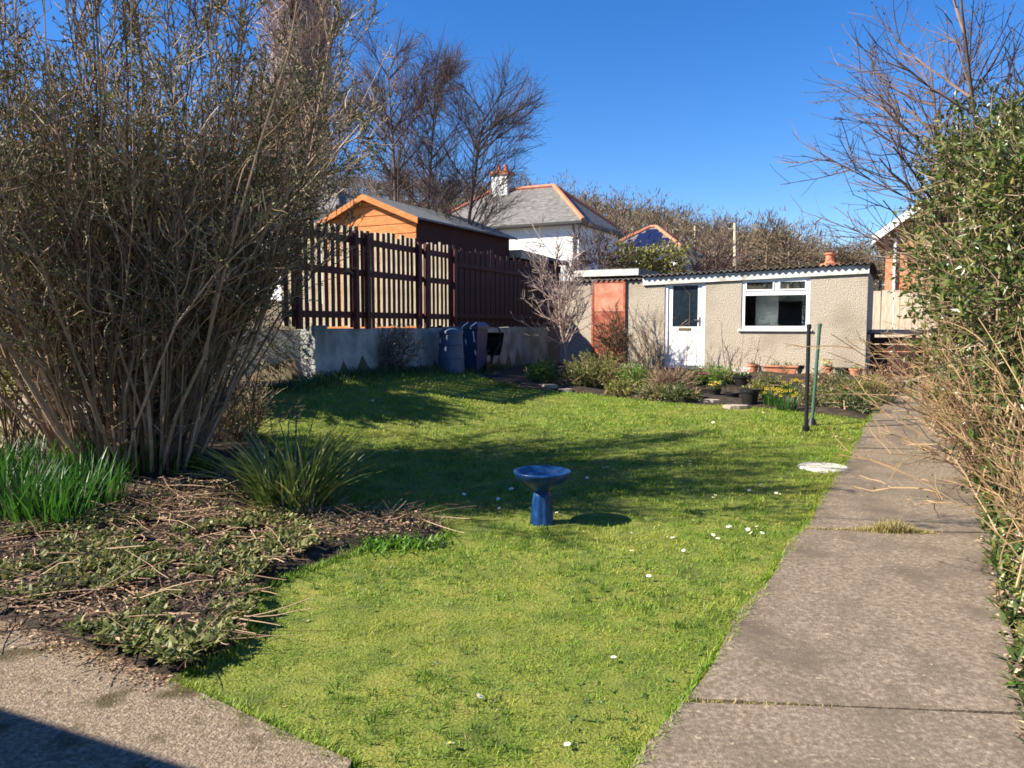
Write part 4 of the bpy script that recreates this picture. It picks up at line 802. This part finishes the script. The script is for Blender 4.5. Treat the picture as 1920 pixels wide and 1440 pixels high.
# ================================================================== RIGHT HEDGE
def leafy(name, label, base, centers, n_leaf, L, W, m, rng, cat='bush', stem=30, group=None, twm=None, ntw=300):
    """shrub whose leaves hang on twigs through several lobes: centers = [(x,y,z,rx,ry,rz)]"""
    t = thing(name, label, cat, tuple(base), group=group); base = np.asarray(base, float); mbs = MB(); mbf = MB()
    for (x, y, z, rx, ry, rz) in centers:
        c = np.array([x, y, z]); rr = np.array([rx, ry, rz])
        st = base + rng.normal(size=(stem, 3)) * [rx * .3, ry * .3, 0]; tgt = c + rdir(stem, rng) * rr * .6; k = 5; f = np.linspace(0, 1, k)[None, :, None]
        C = st[:, None] * (1 - f) + tgt[:, None] * f + np.sin(f * math.pi) * rng.normal(size=(stem, 1, 3)) * .1; mbs.tubes(C, radii(stem, k, .014, .005, rng), 4)
        p = c + rdir(ntw, rng) * rr * (rng.random((ntw, 1)) ** .45) * rng.uniform(.75, 1.1, (ntw, 1)); d = unit((p - c) / rr + rdir(ntw, rng) * .5 + [0, 0, .3])
        B = curves(p - d * .12 * rr.mean(), d, rng.uniform(.18, .5, ntw) * rr.mean() ** .5, 4, .2, .04, rng); mbs.tubes(B, radii(ntw, 4, .005, .002, rng), 3); leaf_on(mbf, B, n_leaf, L, W, 0, .1, .25, rng)
    obj('stem', mbs, twm or M_BARK, t); obj('foliage', mbf, m, t); return t
rh = np.random.default_rng(61)
def hp_(Y, off): return np.array([PR(Y) + off, Y])
for i, (Y, off, H, r, nl, lab) in enumerate([(13.0, .0, 4.4, .95, 2700, 'far leafy evergreen hedge shrub beside the brick house'), (10.6, .0, 4.5, 1.05, 3500, 'tall leafy evergreen hedge shrub beneath the bare tree'), (8.5, .15, 4.0, .95, 3800, 'glossy leafy hedge shrub in the middle of the right hedge'), (6.6, .45, 3.3, .80, 3800, 'nearest large leafy hedge shrub at the right frame edge')]):
    x, y = hp_(Y, off); z0 = float(h(x, y)); cs_ = [(x + .25, y, z0 + H * .26, r * .85, r, H * .26), (x, y, z0 + H * .56, r * 1.02, r, H * .24), (x + .1, y, z0 + H * .82, r * .85, r * .9, H * .18)]
    leafy('hedge_shrub', lab, (x, y, z0), cs_, nl, (.04, .115), (.02, .052), M_LAUREL, rh, 'hedge', 18, 'leafy hedge shrubs along the path', M_BARK, 620)
# ivy and small leaves low at the right edge
for Y, off, lab in ((5.0, .75, 'dark ivy clump at the foot of the hedge by the path'), (6.9, .55, 'low green leafy undergrowth under the arching stems')):
    x, y = hp_(Y, off); leafy('ivy', lab, (x, y, 0), [(x, y, .35, .5, .6, .5)], 1800, (.04, .08), (.03, .06), M_LEAFG, rh, 'ivy', 14, None, M_BARK, 220)
# arching tan stems spilling over the path
for i, (Y, off, n_, Lr, lab) in enumerate([(11.3, .30, 40, (1.0, 2.3), 'farthest arching tan-stemmed shrub spilling over the path'), (9.0, .30, 70, (.8, 1.9), 'dense arching tan-stemmed shrub reaching lowest over the path'), (7.0, .40, 42, (.7, 1.9), 'arching tan-stemmed shrub in the middle of the hedge foot'), (5.2, .45, 18, (.8, 2.1), 'tall straw-coloured stems at the near end of the hedge'), (4.3, .36, 12, (.5, 1.5), 'sparse straw stems nearest the camera beside the path')]):
    x, y = hp_(Y, off); z0 = float(h(x, y)); t = thing('twiggy_shrub', lab, 'shrub', (x, y, z0), group='arching tan shrubs at the hedge foot')
    a = rh.uniform(0, 6.28, n_); st = np.array([x, y, z0]) + np.stack([.3 * np.cos(a) * rh.random(n_), .7 * np.sin(a) * rh.random(n_), 0 * a], -1)
    d0 = np.stack([-.22 + .30 * rh.normal(size=n_), .3 * rh.normal(size=n_) - .1, np.full(n_, 1.0)], -1); C1 = curves(st, d0, rh.uniform(*Lr, n_), 8, .09, -.075, rh)
    C1[..., 2] = np.maximum(C1[..., 2], h(C1[..., 0], C1[..., 1]) + .05)
    C2 = branch(C1, n_ * 8, .2, 1, (.25, .9), (.25, .8), 5, .14, -.02, rh); C2[..., 2] = np.maximum(C2[..., 2], h(C2[..., 0], C2[..., 1]) + .05)
    C3 = branch(C2, n_ * 18, .2, 1, (.3, 1), (.08, .3), 4, .2, 0, rh)
    obj('stem', MB().tubes(C1, radii(n_, 8, .0065, .0025, rh), 5), M_TANTW, t); obj('twigs', MB().tubes(C2, radii(len(C2), 5, .004, .002, rh), 3).tubes(C3, radii(len(C3), 4, .0026, .0016, rh), 3), M_TANTW, t)
    mb = MB(); leaf_on(mb, C3, n_ * 14, (.012, .03), (.006, .014), 0, .2, .2, rh); obj('foliage', mb, M_OLIVE if i < 3 else M_YELG, t)

q = rh.uniform([0, 2.6], [1, 12.5], (1500, 2)); q = np.c_[PR(q[:, 1]) + .02 + .55 * q[:, 0] ** 1.3, q[:, 1]]; ros = np.repeat(q, 8, 0); n_ = len(ros); mb = MB()
blades(mb, g3(ros, .01), rh.uniform(.03, .14, n_), rh.uniform(.2, 1.2, n_), rh.uniform(.014, .032, n_), 4, .35, 0, rh)
o = obj('undergrowth', mb, M_LAUREL); tag(o, 'low green weeds growing along the foot of the right hedge', 'weeds', kind='stuff')
q = rh.uniform([0, 2.6], [1, 12.5], (3500, 2)); q = np.c_[PR(q[:, 1]) - .03 + .7 * q[:, 0], q[:, 1]]; n_ = len(q); mb = MB(); mb.leaves(g3(q, .02) + [0, 0, .05] * rh.random((n_, 1)), rdir(n_, rh) * [1, 1, .3], rdir(n_, rh) * .5 + [0, 0, 1], rh.uniform(.02, .06, n_), rh.uniform(.01, .03, n_), 0, .2)
o = obj('leaf_litter', mb, M_DEAD); tag(o, 'dead brown leaves collected under the right hedge', 'leaf litter', kind='stuff')
# ================================================================== LEFT FLOWER BED PLANTS
rb = np.random.default_rng(71)
def strap(name, label, base, n, L, lean, W, m, r=.1, droop=.25, k=5, cat='plant', group=None, ry=None):
    base = np.asarray(base, float); t = thing(name, label, cat, tuple(base), group=group); a = rb.uniform(0, 6.28, n); q = np.sqrt(rb.random(n))
    xy = np.stack([base[0] + r * q * np.cos(a), base[1] + (ry or r) * q * np.sin(a)], -1); B = g3(xy, .02); mb = MB()
    blades(mb, B, rb.uniform(*L, n), np.abs(rb.uniform(*lean, n)), rb.uniform(*W, n), k, droop, 0, rb, dirs=a + rb.normal(size=n) * .6); obj('leaves', mb, m, t); return t
G_DAFF = 'daffodil leaf clumps in front of the low wall'
for (px, py, n_, L, r_, lab) in [(35, 985, 150, (.35, .56), .30, 'daffodil leaf clump at the left frame edge'), (100, 1000, 130, (.32, .52), .26, 'nearest daffodil leaf clump with bright lit leaves'), (165, 960, 150, (.32, .50), .28, 'daffodil leaf clump right of the nearest one'), (75, 915, 170, (.35, .58), .36, 'daffodil leaf clump in the back row at the left'), (225, 900, 150, (.30, .48), .32, 'dark green daffodil leaf clump below the huge shrub'), (-20, 930, 120, (.35, .55), .32, 'daffodil leaf clump cut by the left edge'), (330, 895, 130, (.18, .32), .30, 'short shiny green bulb leaves under the shrub stems'), (395, 900, 90, (.14, .28), .22, 'rightmost short bulb leaves beside the strap-leaved clump')]:
    strap('daffodil_clump', lab, G(px, py), n_, L, (0, .35), (.010, .018), M_DAFF, r_, .16, 5, 'plant', G_DAFF, r_ * .8)
strap('strap_clump', 'big clump of arching olive strap leaves at the bed corner', G(550, 965), 330, (.45, .98), (.05, .75), (.012, .024), M_STRAP, .26, .16, 6)
mb = MB(); g = G(560, 985); c_ = curves(np.repeat(g[None], 14, 0) + rb.normal(size=(14, 3)) * [.08, .05, 0], rdir(14, rb) * [.8, .5, .0] + [0.3, 0, .8], rb.uniform(.15, .4, 14), 5, .3, -.05, rb); mb.tubes(c_, radii(14, 5, .006, .003, rb), 4)
t = thing('withered_plant', 'pale withered stems at the foot of the strap-leaved clump', 'plant', tuple(g)); obj('stem', mb, M_TANTW, t)
g = G(728, 1030); q = g[:2] + rb.normal(size=(420, 2)) * [.16, .09]; mb = MB(); blades(mb, g3(q, .02), rb.uniform(.04, .11, 420), rb.uniform(.1, 1.1, 420), rb.uniform(.012, .022, 420), 4, .3, 0, rb)
t = thing('leafy_plant', 'bright lime green leafy clump at the bed edge', 'plant', tuple(g)); tag(obj('leaves', mb, M_BRIGHT, t), kind='stuff')
g = G(806, 1028); q = g[:2] + rb.normal(size=(90, 2)) * [.07, .05]; mb = MB(); blades(mb, g3(q, .02), rb.uniform(.04, .09, 90), rb.uniform(.2, 1.2, 90), rb.uniform(.014, .025, 90), 4, .3, 0, rb)
t = thing('leafy_plant', 'small dark green leafy plant at the tip of the bed', 'plant', tuple(g)); tag(obj('leaves', mb, M_LEAFG, t), kind='stuff')
g = G(785, 995); q = g[:2] + rb.normal(size=(160, 2)) * [.12, .06]; c_ = curves(g3(q, .02), rdir(160, rb) * [.8, .8, 0] + [0, 0, .8], rb.uniform(.05, .14, 160), 4, .25, 0, rb)
t = thing('dead_plant', 'dry reddish brown dead plant at the tip of the bed', 'plant', tuple(g)); tag(obj('twigs', MB().tubes(c_, radii(160, 4, .003, .0015, rb), 3), M_DEAD, t), kind='stuff')
# ground cover, litter and dry stalks over the near part of the bed
near_bed = [G2(*p) for p in [(335,1290),(440,1235),(490,1165),(470,1120),(530,1085),(600,1045),(560,985),(430,985),(250,990),(0,1005),(-200,1000),(-250,1105),(0,1175),(150,1225)]]
mid_bed = [G2(*p) for p in [(720,1030),(838,1005),(760,972),(640,975),(560,940),(420,900),(250,930),(200,1000),(430,1000),(560,1000),(600,1045)]]
q = scatter(near_bed, 2800, rb); dn = .6 * vnoise(q[:, 0], q[:, 1], 4, 14) + .6 * vnoise(q[:, 0], q[:, 1], 14, 24); q = q[rb.random(len(q)) < .42 + 1.0 * dn]; mb = MB()
ros = np.repeat(q, 12, 0) + rb.normal(size=(len(q) * 12, 2)) * .012; n_ = len(ros); blades(mb, g3(ros, .10), rb.uniform(.02, .085, n_), rb.uniform(.2, 1.35, n_), rb.uniform(.009, .032, n_), 4, .35, 0, rb)
q = scatter(mid_bed, 260, rb); ros = np.repeat(q, 9, 0); n_ = len(ros); blades(mb, g3(ros, .09), rb.uniform(.02, .055, n_), rb.uniform(.4, 1.3, n_), rb.uniform(.012, .022, n_), 4, .35, 0, rb)
o = obj('ground_cover', mb, M_WEED); tag(o, 'pale green weeds spreading over the near flower bed', 'weeds', kind='stuff')
q = np.vstack([scatter(near_bed, 4200, rb), scatter(mid_bed, 2200, rb)]); n_ = len(q); d = rdir(n_, rb) * [1, 1, .25]; mb = MB(); mb.leaves(g3(q, .095) + [0, 0, .03] * rb.random((n_, 1)), d, rdir(n_, rb) * .5 + [0, 0, 1], rb.uniform(.015, .05, n_), rb.uniform(.008, .025, n_), 0, .2)
q = np.vstack([scatter(near_bed, 620, rb), scatter(mid_bed, 300, rb)]); n_ = len(q); c_ = curves(g3(q, .11), rdir(n_, rb) * [1, 1, .12], rb.uniform(.08, .55, n_), 5, .12, 0, rb)
c_[..., 2] = np.clip(c_[..., 2], h(c_[..., 0], c_[..., 1]) + .10, h(c_[..., 0], c_[..., 1]) + .20); mb.tubes(c_, radii(n_, 5, .0035, .002, rb), 3)
pe = np.array([G2(*p) for p in [(325,1297),(240,1262),(150,1228),(80,1203),(0,1178)]]); k_ = rb.integers(0, 4, 900); t_ = rb.random((900, 1)); q = pe[k_] * (1 - t_) + pe[k_ + 1] * t_ + np.abs(rb.normal(size=(900, 1))) * [-.035, -.07]; mb.leaves(g3(q, .052), rdir(900, rb) * [1, 1, .2], rdir(900, rb) * .4 + [0, 0, 1], rb.uniform(.01, .03, 900), rb.uniform(.006, .016, 900), 0, .2)
o = obj('leaf_litter', mb, M_DEAD); tag(o, 'brown dead leaves and dry stalks littering the flower bed', 'leaf litter', kind='stuff')
# variegated shrub and undergrowth at the far left
p = P(20, 640, 8.0); leafy('variegated_shrub', 'yellow-green leaved shrub at the left frame edge', (p[0], p[1], .1), [(p[0], p[1], 1.5, .42, .5, .8), (p[0] - .1, p[1] + .2, .95, .6, .5, .4)], 1500, (.035, .07), (.02, .04), M_YELG, rb, 'shrub', 16, None, M_BARK, 200)
p = P(720, 650, 12.0); g = G(740, 700); leafy('bramble', 'dark purplish leafless bush against the retaining wall', tuple(g), [(g[0], g[1], g[2] + .4, .55, .3, .5)], 500, (.03, .05), (.015, .03), M_DEAD, rb, 'bush', 20, None, M_BARKR, 500)
g = G(520, 690); leafy('bramble', 'dark tangled bush at the wall behind the huge shrub', tuple(g), [(g[0], g[1], g[2] + .35, .5, .35, .45)], 700, (.03, .05), (.015, .03), M_OLIVE, rb, 'bush', 20, None, M_BARKD, 400)
leafy('evergreen_shrub', 'dense dark evergreen shrub by the wall behind the huge shrub', (-5.2, 10.6, .3), [(-5.0, 10.6, 1.1, 1.0, 1.2, 1.0), (-5.1, 10.4, 2.5, 1.0, 1.2, 1.0), (-6.2, 10.5, 2.3, 1.1, 1.2, 1.5), (-5.5, 10.5, 3.2, .9, 1.1, .7)], 7000, (.06, .11), (.04, .07), M_DKGRN, rb, 'shrub', 16, None, M_BARKD, 500)
# rough grass on the bank below the wall
q = np.array([wall_pt(s_, d_) for s_, d_ in zip(rb.uniform(-1, 6.5, 5200), np.abs(rb.normal(size=5200)) * .35 + .06)]); mb = MB(); blades(mb, g3(q, .01), rb.uniform(.07, .22, len(q)), rb.uniform(.1, .9, len(q)), rb.uniform(.007, .013, len(q)), 4, .3, 0, rb)
o = obj('rough_grass', mb, M_LEAFG); tag(o, 'longer rough grass on the shaded bank below the wall', 'grass', kind='stuff')

# ================================================================== BORDER IN FRONT OF THE OUTBUILDING
ro = np.random.default_rng(81)
def shrub_at(px, py, w, H, nl, m, lab, name='border_shrub', L=(.04, .08), W=(.015, .03), cat='shrub', ntw=300):
    g = G(px, py); return leafy(name, lab, tuple(g), [(g[0], g[1], g[2] + H * .5, w, w * .8, H * .55)], nl, L, W, m, ro, cat, 16, None, M_BARK, ntw)
shrub_at(1150, 695, .40, 1.25, 5200, M_LEAFG, 'upright dark green needle-leaved shrub before the red boards', L=(.03, .06), W=(.006, .012), ntw=420)
shrub_at(1118, 728, .70, .62, 3600, M_YELG, 'broad yellow-green mounded shrub in front of the red boards', ntw=400)
shrub_at(1014, 718, .33, .36, 1500, M_BRIGHT, 'small bright green leafy plant left of the yellow-green mound')
shrub_at(1195, 735, .36, .45, 1500, M_BRIGHT, 'fresh green leafy plant right of the yellow-green mound', L=(.06, .14), W=(.012, .02))
shrub_at(1255, 742, .50, .52, 600, M_DEAD, 'brown twiggy dead-looking shrub before the white door', L=(.02, .04), W=(.01, .02), ntw=700)
shrub_at(1345, 722, .42, .30, 1800, M_BRIGHT, 'low lime green cushion plant beside the black pots', L=(.03, .06), W=(.015, .03))
shrub_at(1300, 725, .25, .32, 900, M_LEAFG, 'small green plant behind the pink flowers')
shrub_at(1580, 752, .50, .40, 1800, M_LEAFG, 'grey-green leafy border plant right of the clothes posts', L=(.05, .12), W=(.008, .016))
shrub_at(1625, 760, .42, .38, 1200, M_YELG, 'pale yellow-green border plant at the path end', L=(.04, .08), W=(.015, .03))
shrub_at(1545, 735, .35, .30, 900, M_DEAD, 'dry brown border plant behind the leaning green pole')
for i, (px, py, m_, w_, H_, lab) in enumerate([(1075, 728, M_LEAFG, .35, .35, 'dark green low plant at the left of the yellow-green mound'), (1228, 752, M_WEED, .30, .22, 'pale weedy plant at the lawn edge before the brown shrub'), (1275, 756, M_LEAFG, .28, .22, 'low green plant at the lawn edge left of the pots'), (1420, 752, M_YELG, .24, .25, 'yellow-green plant between the lawn-edge pot and daffodils'), (1440, 735, M_WEED, .26, .25, 'pale green plant behind the daffodils'), (1530, 765, M_WEED, .40, .26, 'pale weedy plant at the lawn edge right of the posts'), (1600, 775, M_LEAFG, .40, .30, 'green tufted plant at the lawn edge near the path'), (1640, 745, M_DEAD, .45, .45, 'dry brown plant at the corner of the path'), (1165, 745, M_YELG, .32, .26, 'low yellow-green plant at the lawn edge before the fresh green plant')]):
    shrub_at(px, py, w_, H_, 1100, m_, lab, L=(.03, .09), W=(.012, .028), ntw=160)
# brown twigs climbing the wall by the door
g = G(1225, 700); t = thing('climber', 'thin bare brown climber stems against the pebbledash by the door', 'climber', tuple(g))
c1 = curves(np.repeat(g[None], 26, 0) + ro.normal(size=(26, 3)) * [.3, .05, 0], rdir(26, ro) * [.6, .15, 0] + [-.1, 0, 1], ro.uniform(.7, 1.8, 26), 7, .1, 0, ro); c2 = branch(c1, 160, .2, 1, (.3, .9), (.2, .6), 5, .15, 0, ro)
obj('stem', MB().tubes(c1, radii(26, 7, .008, .004, ro), 4).tubes(c2, radii(160, 5, .004, .002, ro), 3), M_BARK, t)
g = G(1370, 705); t = thing('climber', 'sparse bare twigs under the outbuilding window', 'climber', tuple(g))
c1 = curves(np.repeat(g[None], 18, 0) + ro.normal(size=(18, 3)) * [.4, .05, 0], rdir(18, ro) * [.7, .15, 0] + [0, 0, 1], ro.uniform(.3, .9, 18), 6, .12, 0, ro); c2 = branch(c1, 90, .2, 1, (.3, .9), (.15, .35), 4, .15, 0, ro)
obj('stem', MB().tubes(c1, radii(18, 6, .006, .003, ro), 4).tubes(c2, radii(90, 4, .003, .002, ro), 3), M_BARK, t)
# pots
def pot(px, py, r_, H, m, lab, plant=None, flower=None, n=60, L=(.06, .16)):
    g = G(px, py); t = thing('plant_pot', lab, 'pot', tuple(g))
    obj('pot', MB().lathe([(.0, .0), (r_ * .72, .0), (r_ * .95, H * .82), (r_ * 1.06, H * .83), (r_ * 1.08, H), (r_ * .95, H), (r_ * .93, H * .9)], 20), m, t, smooth=False, local=True)
    obj('compost', MB().lathe([(r_ * .93, H * .9), (.0, H * .92)], 20), M_SOIL, t, local=True)
    if plant:
        a = ro.uniform(0, 6.28, n); q = r_ * .8 * np.sqrt(ro.random(n)); B = np.stack([q * np.cos(a), q * np.sin(a), 0 * a + H * .9], -1); mb = MB(); blades(mb, B, ro.uniform(*L, n), ro.uniform(.1, .9, n), ro.uniform(.012, .03, n), 4, .25, 0, ro, dirs=a); tag(obj('plant', mb, plant, t, local=True), kind='stuff')
    if flower:
        k = 26; p_ = np.stack([ro.normal(size=k) * r_ * .55, ro.normal(size=k) * r_ * .45, H + ro.uniform(.06, .15, k)], -1); mb = MB()
        for c_ in p_: mb.leaves(np.repeat(c_[None], 5, 0), rdir(5, ro) * [1, 1, .3], np.tile([0, 0, 1.0], (5, 1)), np.full(5, .035), np.full(5, .03), 0, .05)
        tag(obj('flower', mb, flower, t, local=True), kind='stuff')
    return t
pot(1405, 762, .16, .30, M_BLACK, 'black plastic pot standing at the lawn edge of the border')
pot(1392, 727, .17, .24, M_BLACK, 'black pot with white flowers behind the lawn-edge pot', M_LEAFG, M_PETAL)
pot(1340, 745, .12, .16, M_BLACK, 'small dark pot with bright yellow flowers', M_LEAFG, M_YEL, 30)
pot(1300, 752, .16, .15, M_BLACK, 'wide dark pot left of the yellow flowers', M_DEAD, None, 20)
pot(1316, 728, .10, .16, M_BLACK, 'dark pot full of pink flowers', M_LEAFG, M_PINK, 30)
pot(1373, 750, .13, .14, M_BLACK, 'dark low pot between the yellow flowers and the lawn-edge pot')
pot(1412, 700, .13, .20, M_TERRA, 'terracotta pot against the wall left of the trough', M_DEAD, None, 25)
pot(1440, 700, .13, .17, M_BLACK, 'black pot between the terracotta pot and trough', M_LEAFG, None, 25)
pot(1500, 702, .12, .20, M_BLACK, 'black pot right of the terracotta trough', M_DEAD, None, 25)
pot(1552, 706, .11, .20, M_TERRA, 'terracotta pot with yellow flowers by the wall', M_LEAFG, M_YEL, 25)
pot(1580, 708, .15, .20, M_BLACK, 'round black pot near the outbuilding corner')
pot(1605, 710, .13, .20, M_TERRA, 'terracotta pot at the outbuilding corner', M_YELG, None, 30)
g = G(1464, 703); t = thing('trough', 'long terracotta trough planter below the window', 'planter', tuple(g), ROTS)
mb = tap(MB(), .27, .09, .33, .12, 0, .17); obj('trough_body', mb, M_TERRA, t, local=True); obj('rim', MB().box((-.35, -.14, .171), (.35, .14, .20)), M_TERRA, t, local=True)
k = 40; B = np.stack([ro.uniform(-.28, .28, k), ro.uniform(-.09, .09, k), np.full(k, .2)], -1); mb = MB(); blades(mb, B, ro.uniform(.05, .14, k), ro.uniform(.1, .9, k), ro.uniform(.01, .02, k), 4, .2, 0, ro); tag(obj('plant', mb, M_LEAFG, t, local=True), kind='stuff')
# daffodils in flower
for i, (px, py, lab) in enumerate([(1450, 765, 'yellow daffodil clump left of the black post at the lawn edge'), (1472, 772, 'pale yellow daffodil clump nearest the black post'), (1480, 745, 'yellow daffodils behind the black post')]):
    g = G(px, py); t = strap('daffodils', lab, g, 70, (.18, .34), (0, .4), (.010, .016), M_DAFF, .16, .15, 4, 'flowers', 'yellow daffodils in the border'); mb = MB(); ms = MB()
    for k in range(8):
        b0 = g + [ro.normal() * .12, ro.normal() * .08, 0]; tp = b0 + [ro.normal() * .03, -.03, ro.uniform(.24, .36)]; ms.tubes(np.array([[b0, (b0 + tp) / 2, tp]]), np.full((1, 3), .004), 3)
        a = np.arange(6) * math.pi / 3; dd = np.stack([np.cos(a), np.full(6, -.25), np.sin(a)], -1); mb.leaves(np.repeat(tp[None], 6, 0), dd, np.tile([0, -1.0, 0], (6, 1)), np.full(6, .034), np.full(6, .024), 0, .03)
        f_ = MB().lathe([(.010, 0), (.014, .02), (.018, .03)], 8); v = f_.v[0][:, [0, 2, 1]] * [1, -1, 1] + tp; mb.add(v, f_.f[0][0])
    tag(obj('flower', mb, M_YEL, t), kind='stuff'); obj('stem', ms, M_DAFF, t)
# edging stones
for i, (px, py, w, lab) in enumerate([(1030, 728, .42, 'flat edging stone beside the bright green plant'), (1060, 736, .30, 'small edging stone left of the yellow-green mound'), (1330, 757, .40, 'flat pale edging stone left of the lawn-edge pot'), (1378, 768, .46, 'flat pale edging stone in front of the lawn-edge pot'), (1420, 728, .36, 'pale stone slab behind the lawn-edge pot'), (1462, 722, .42, 'pale stone slab behind the daffodils'), (1520, 728, .38, 'pale stone between the posts and the wall')]):
    g = G(px, py); n_ = 9; a = np.arange(n_) * 2 * math.pi / n_; rr = w * .5 * ro.uniform(.8, 1.15, n_); p_ = np.stack([rr * np.cos(a), rr * .6 * np.sin(a)], -1); mb = MB().prism(p_ + g[:2], g[2] - .03, g[2] + .055).prism(p_ * .93 + g[:2], g[2] + .0552, g[2] + .075)
    single('edging_stone', mb, M_STONE, lab, 'stone', tuple(g), rotz=0, group='stones edging the border')
# grassy mound by the wall and a fallen leaf on the path
g = G(950, 728); mb = MB(); q = g[:2] + ro.normal(size=(900, 2)) * [.2, .12]; blades(mb, g3(q, .01), ro.uniform(.04, .16, 900) * np.exp(-(((q - g[:2]) / [.34, .25]) ** 2).sum(1))+.03, ro.uniform(.1, .9, 900), ro.uniform(.006, .011, 900), 3, .3, 0, ro)
single('grass_mound', mb, M_YELG, 'rounded yellow-green grassy hummock at the end of the bins', 'grass', tuple(g))
g = G(1900, 1308); g[2] += .055; mb = MB(); mb.leaves(np.array([g + [-.05, 0, 0]]), np.array([[1.0, .12, .04]]), np.array([[0, 0, 1.0]]), np.array([.11]), np.array([.03]), 0, .15); mb.leaves(np.array([g + [-.03, .01, .004]]), np.array([[1.0, -.25, .1]]), np.array([[0, 0, 1.0]]), np.array([.08]), np.array([.02]), 0, .15)
single('fallen_leaf', mb, M_BRIGHT, 'green leaf lying on the path at the right frame edge', 'leaf', tuple(g))
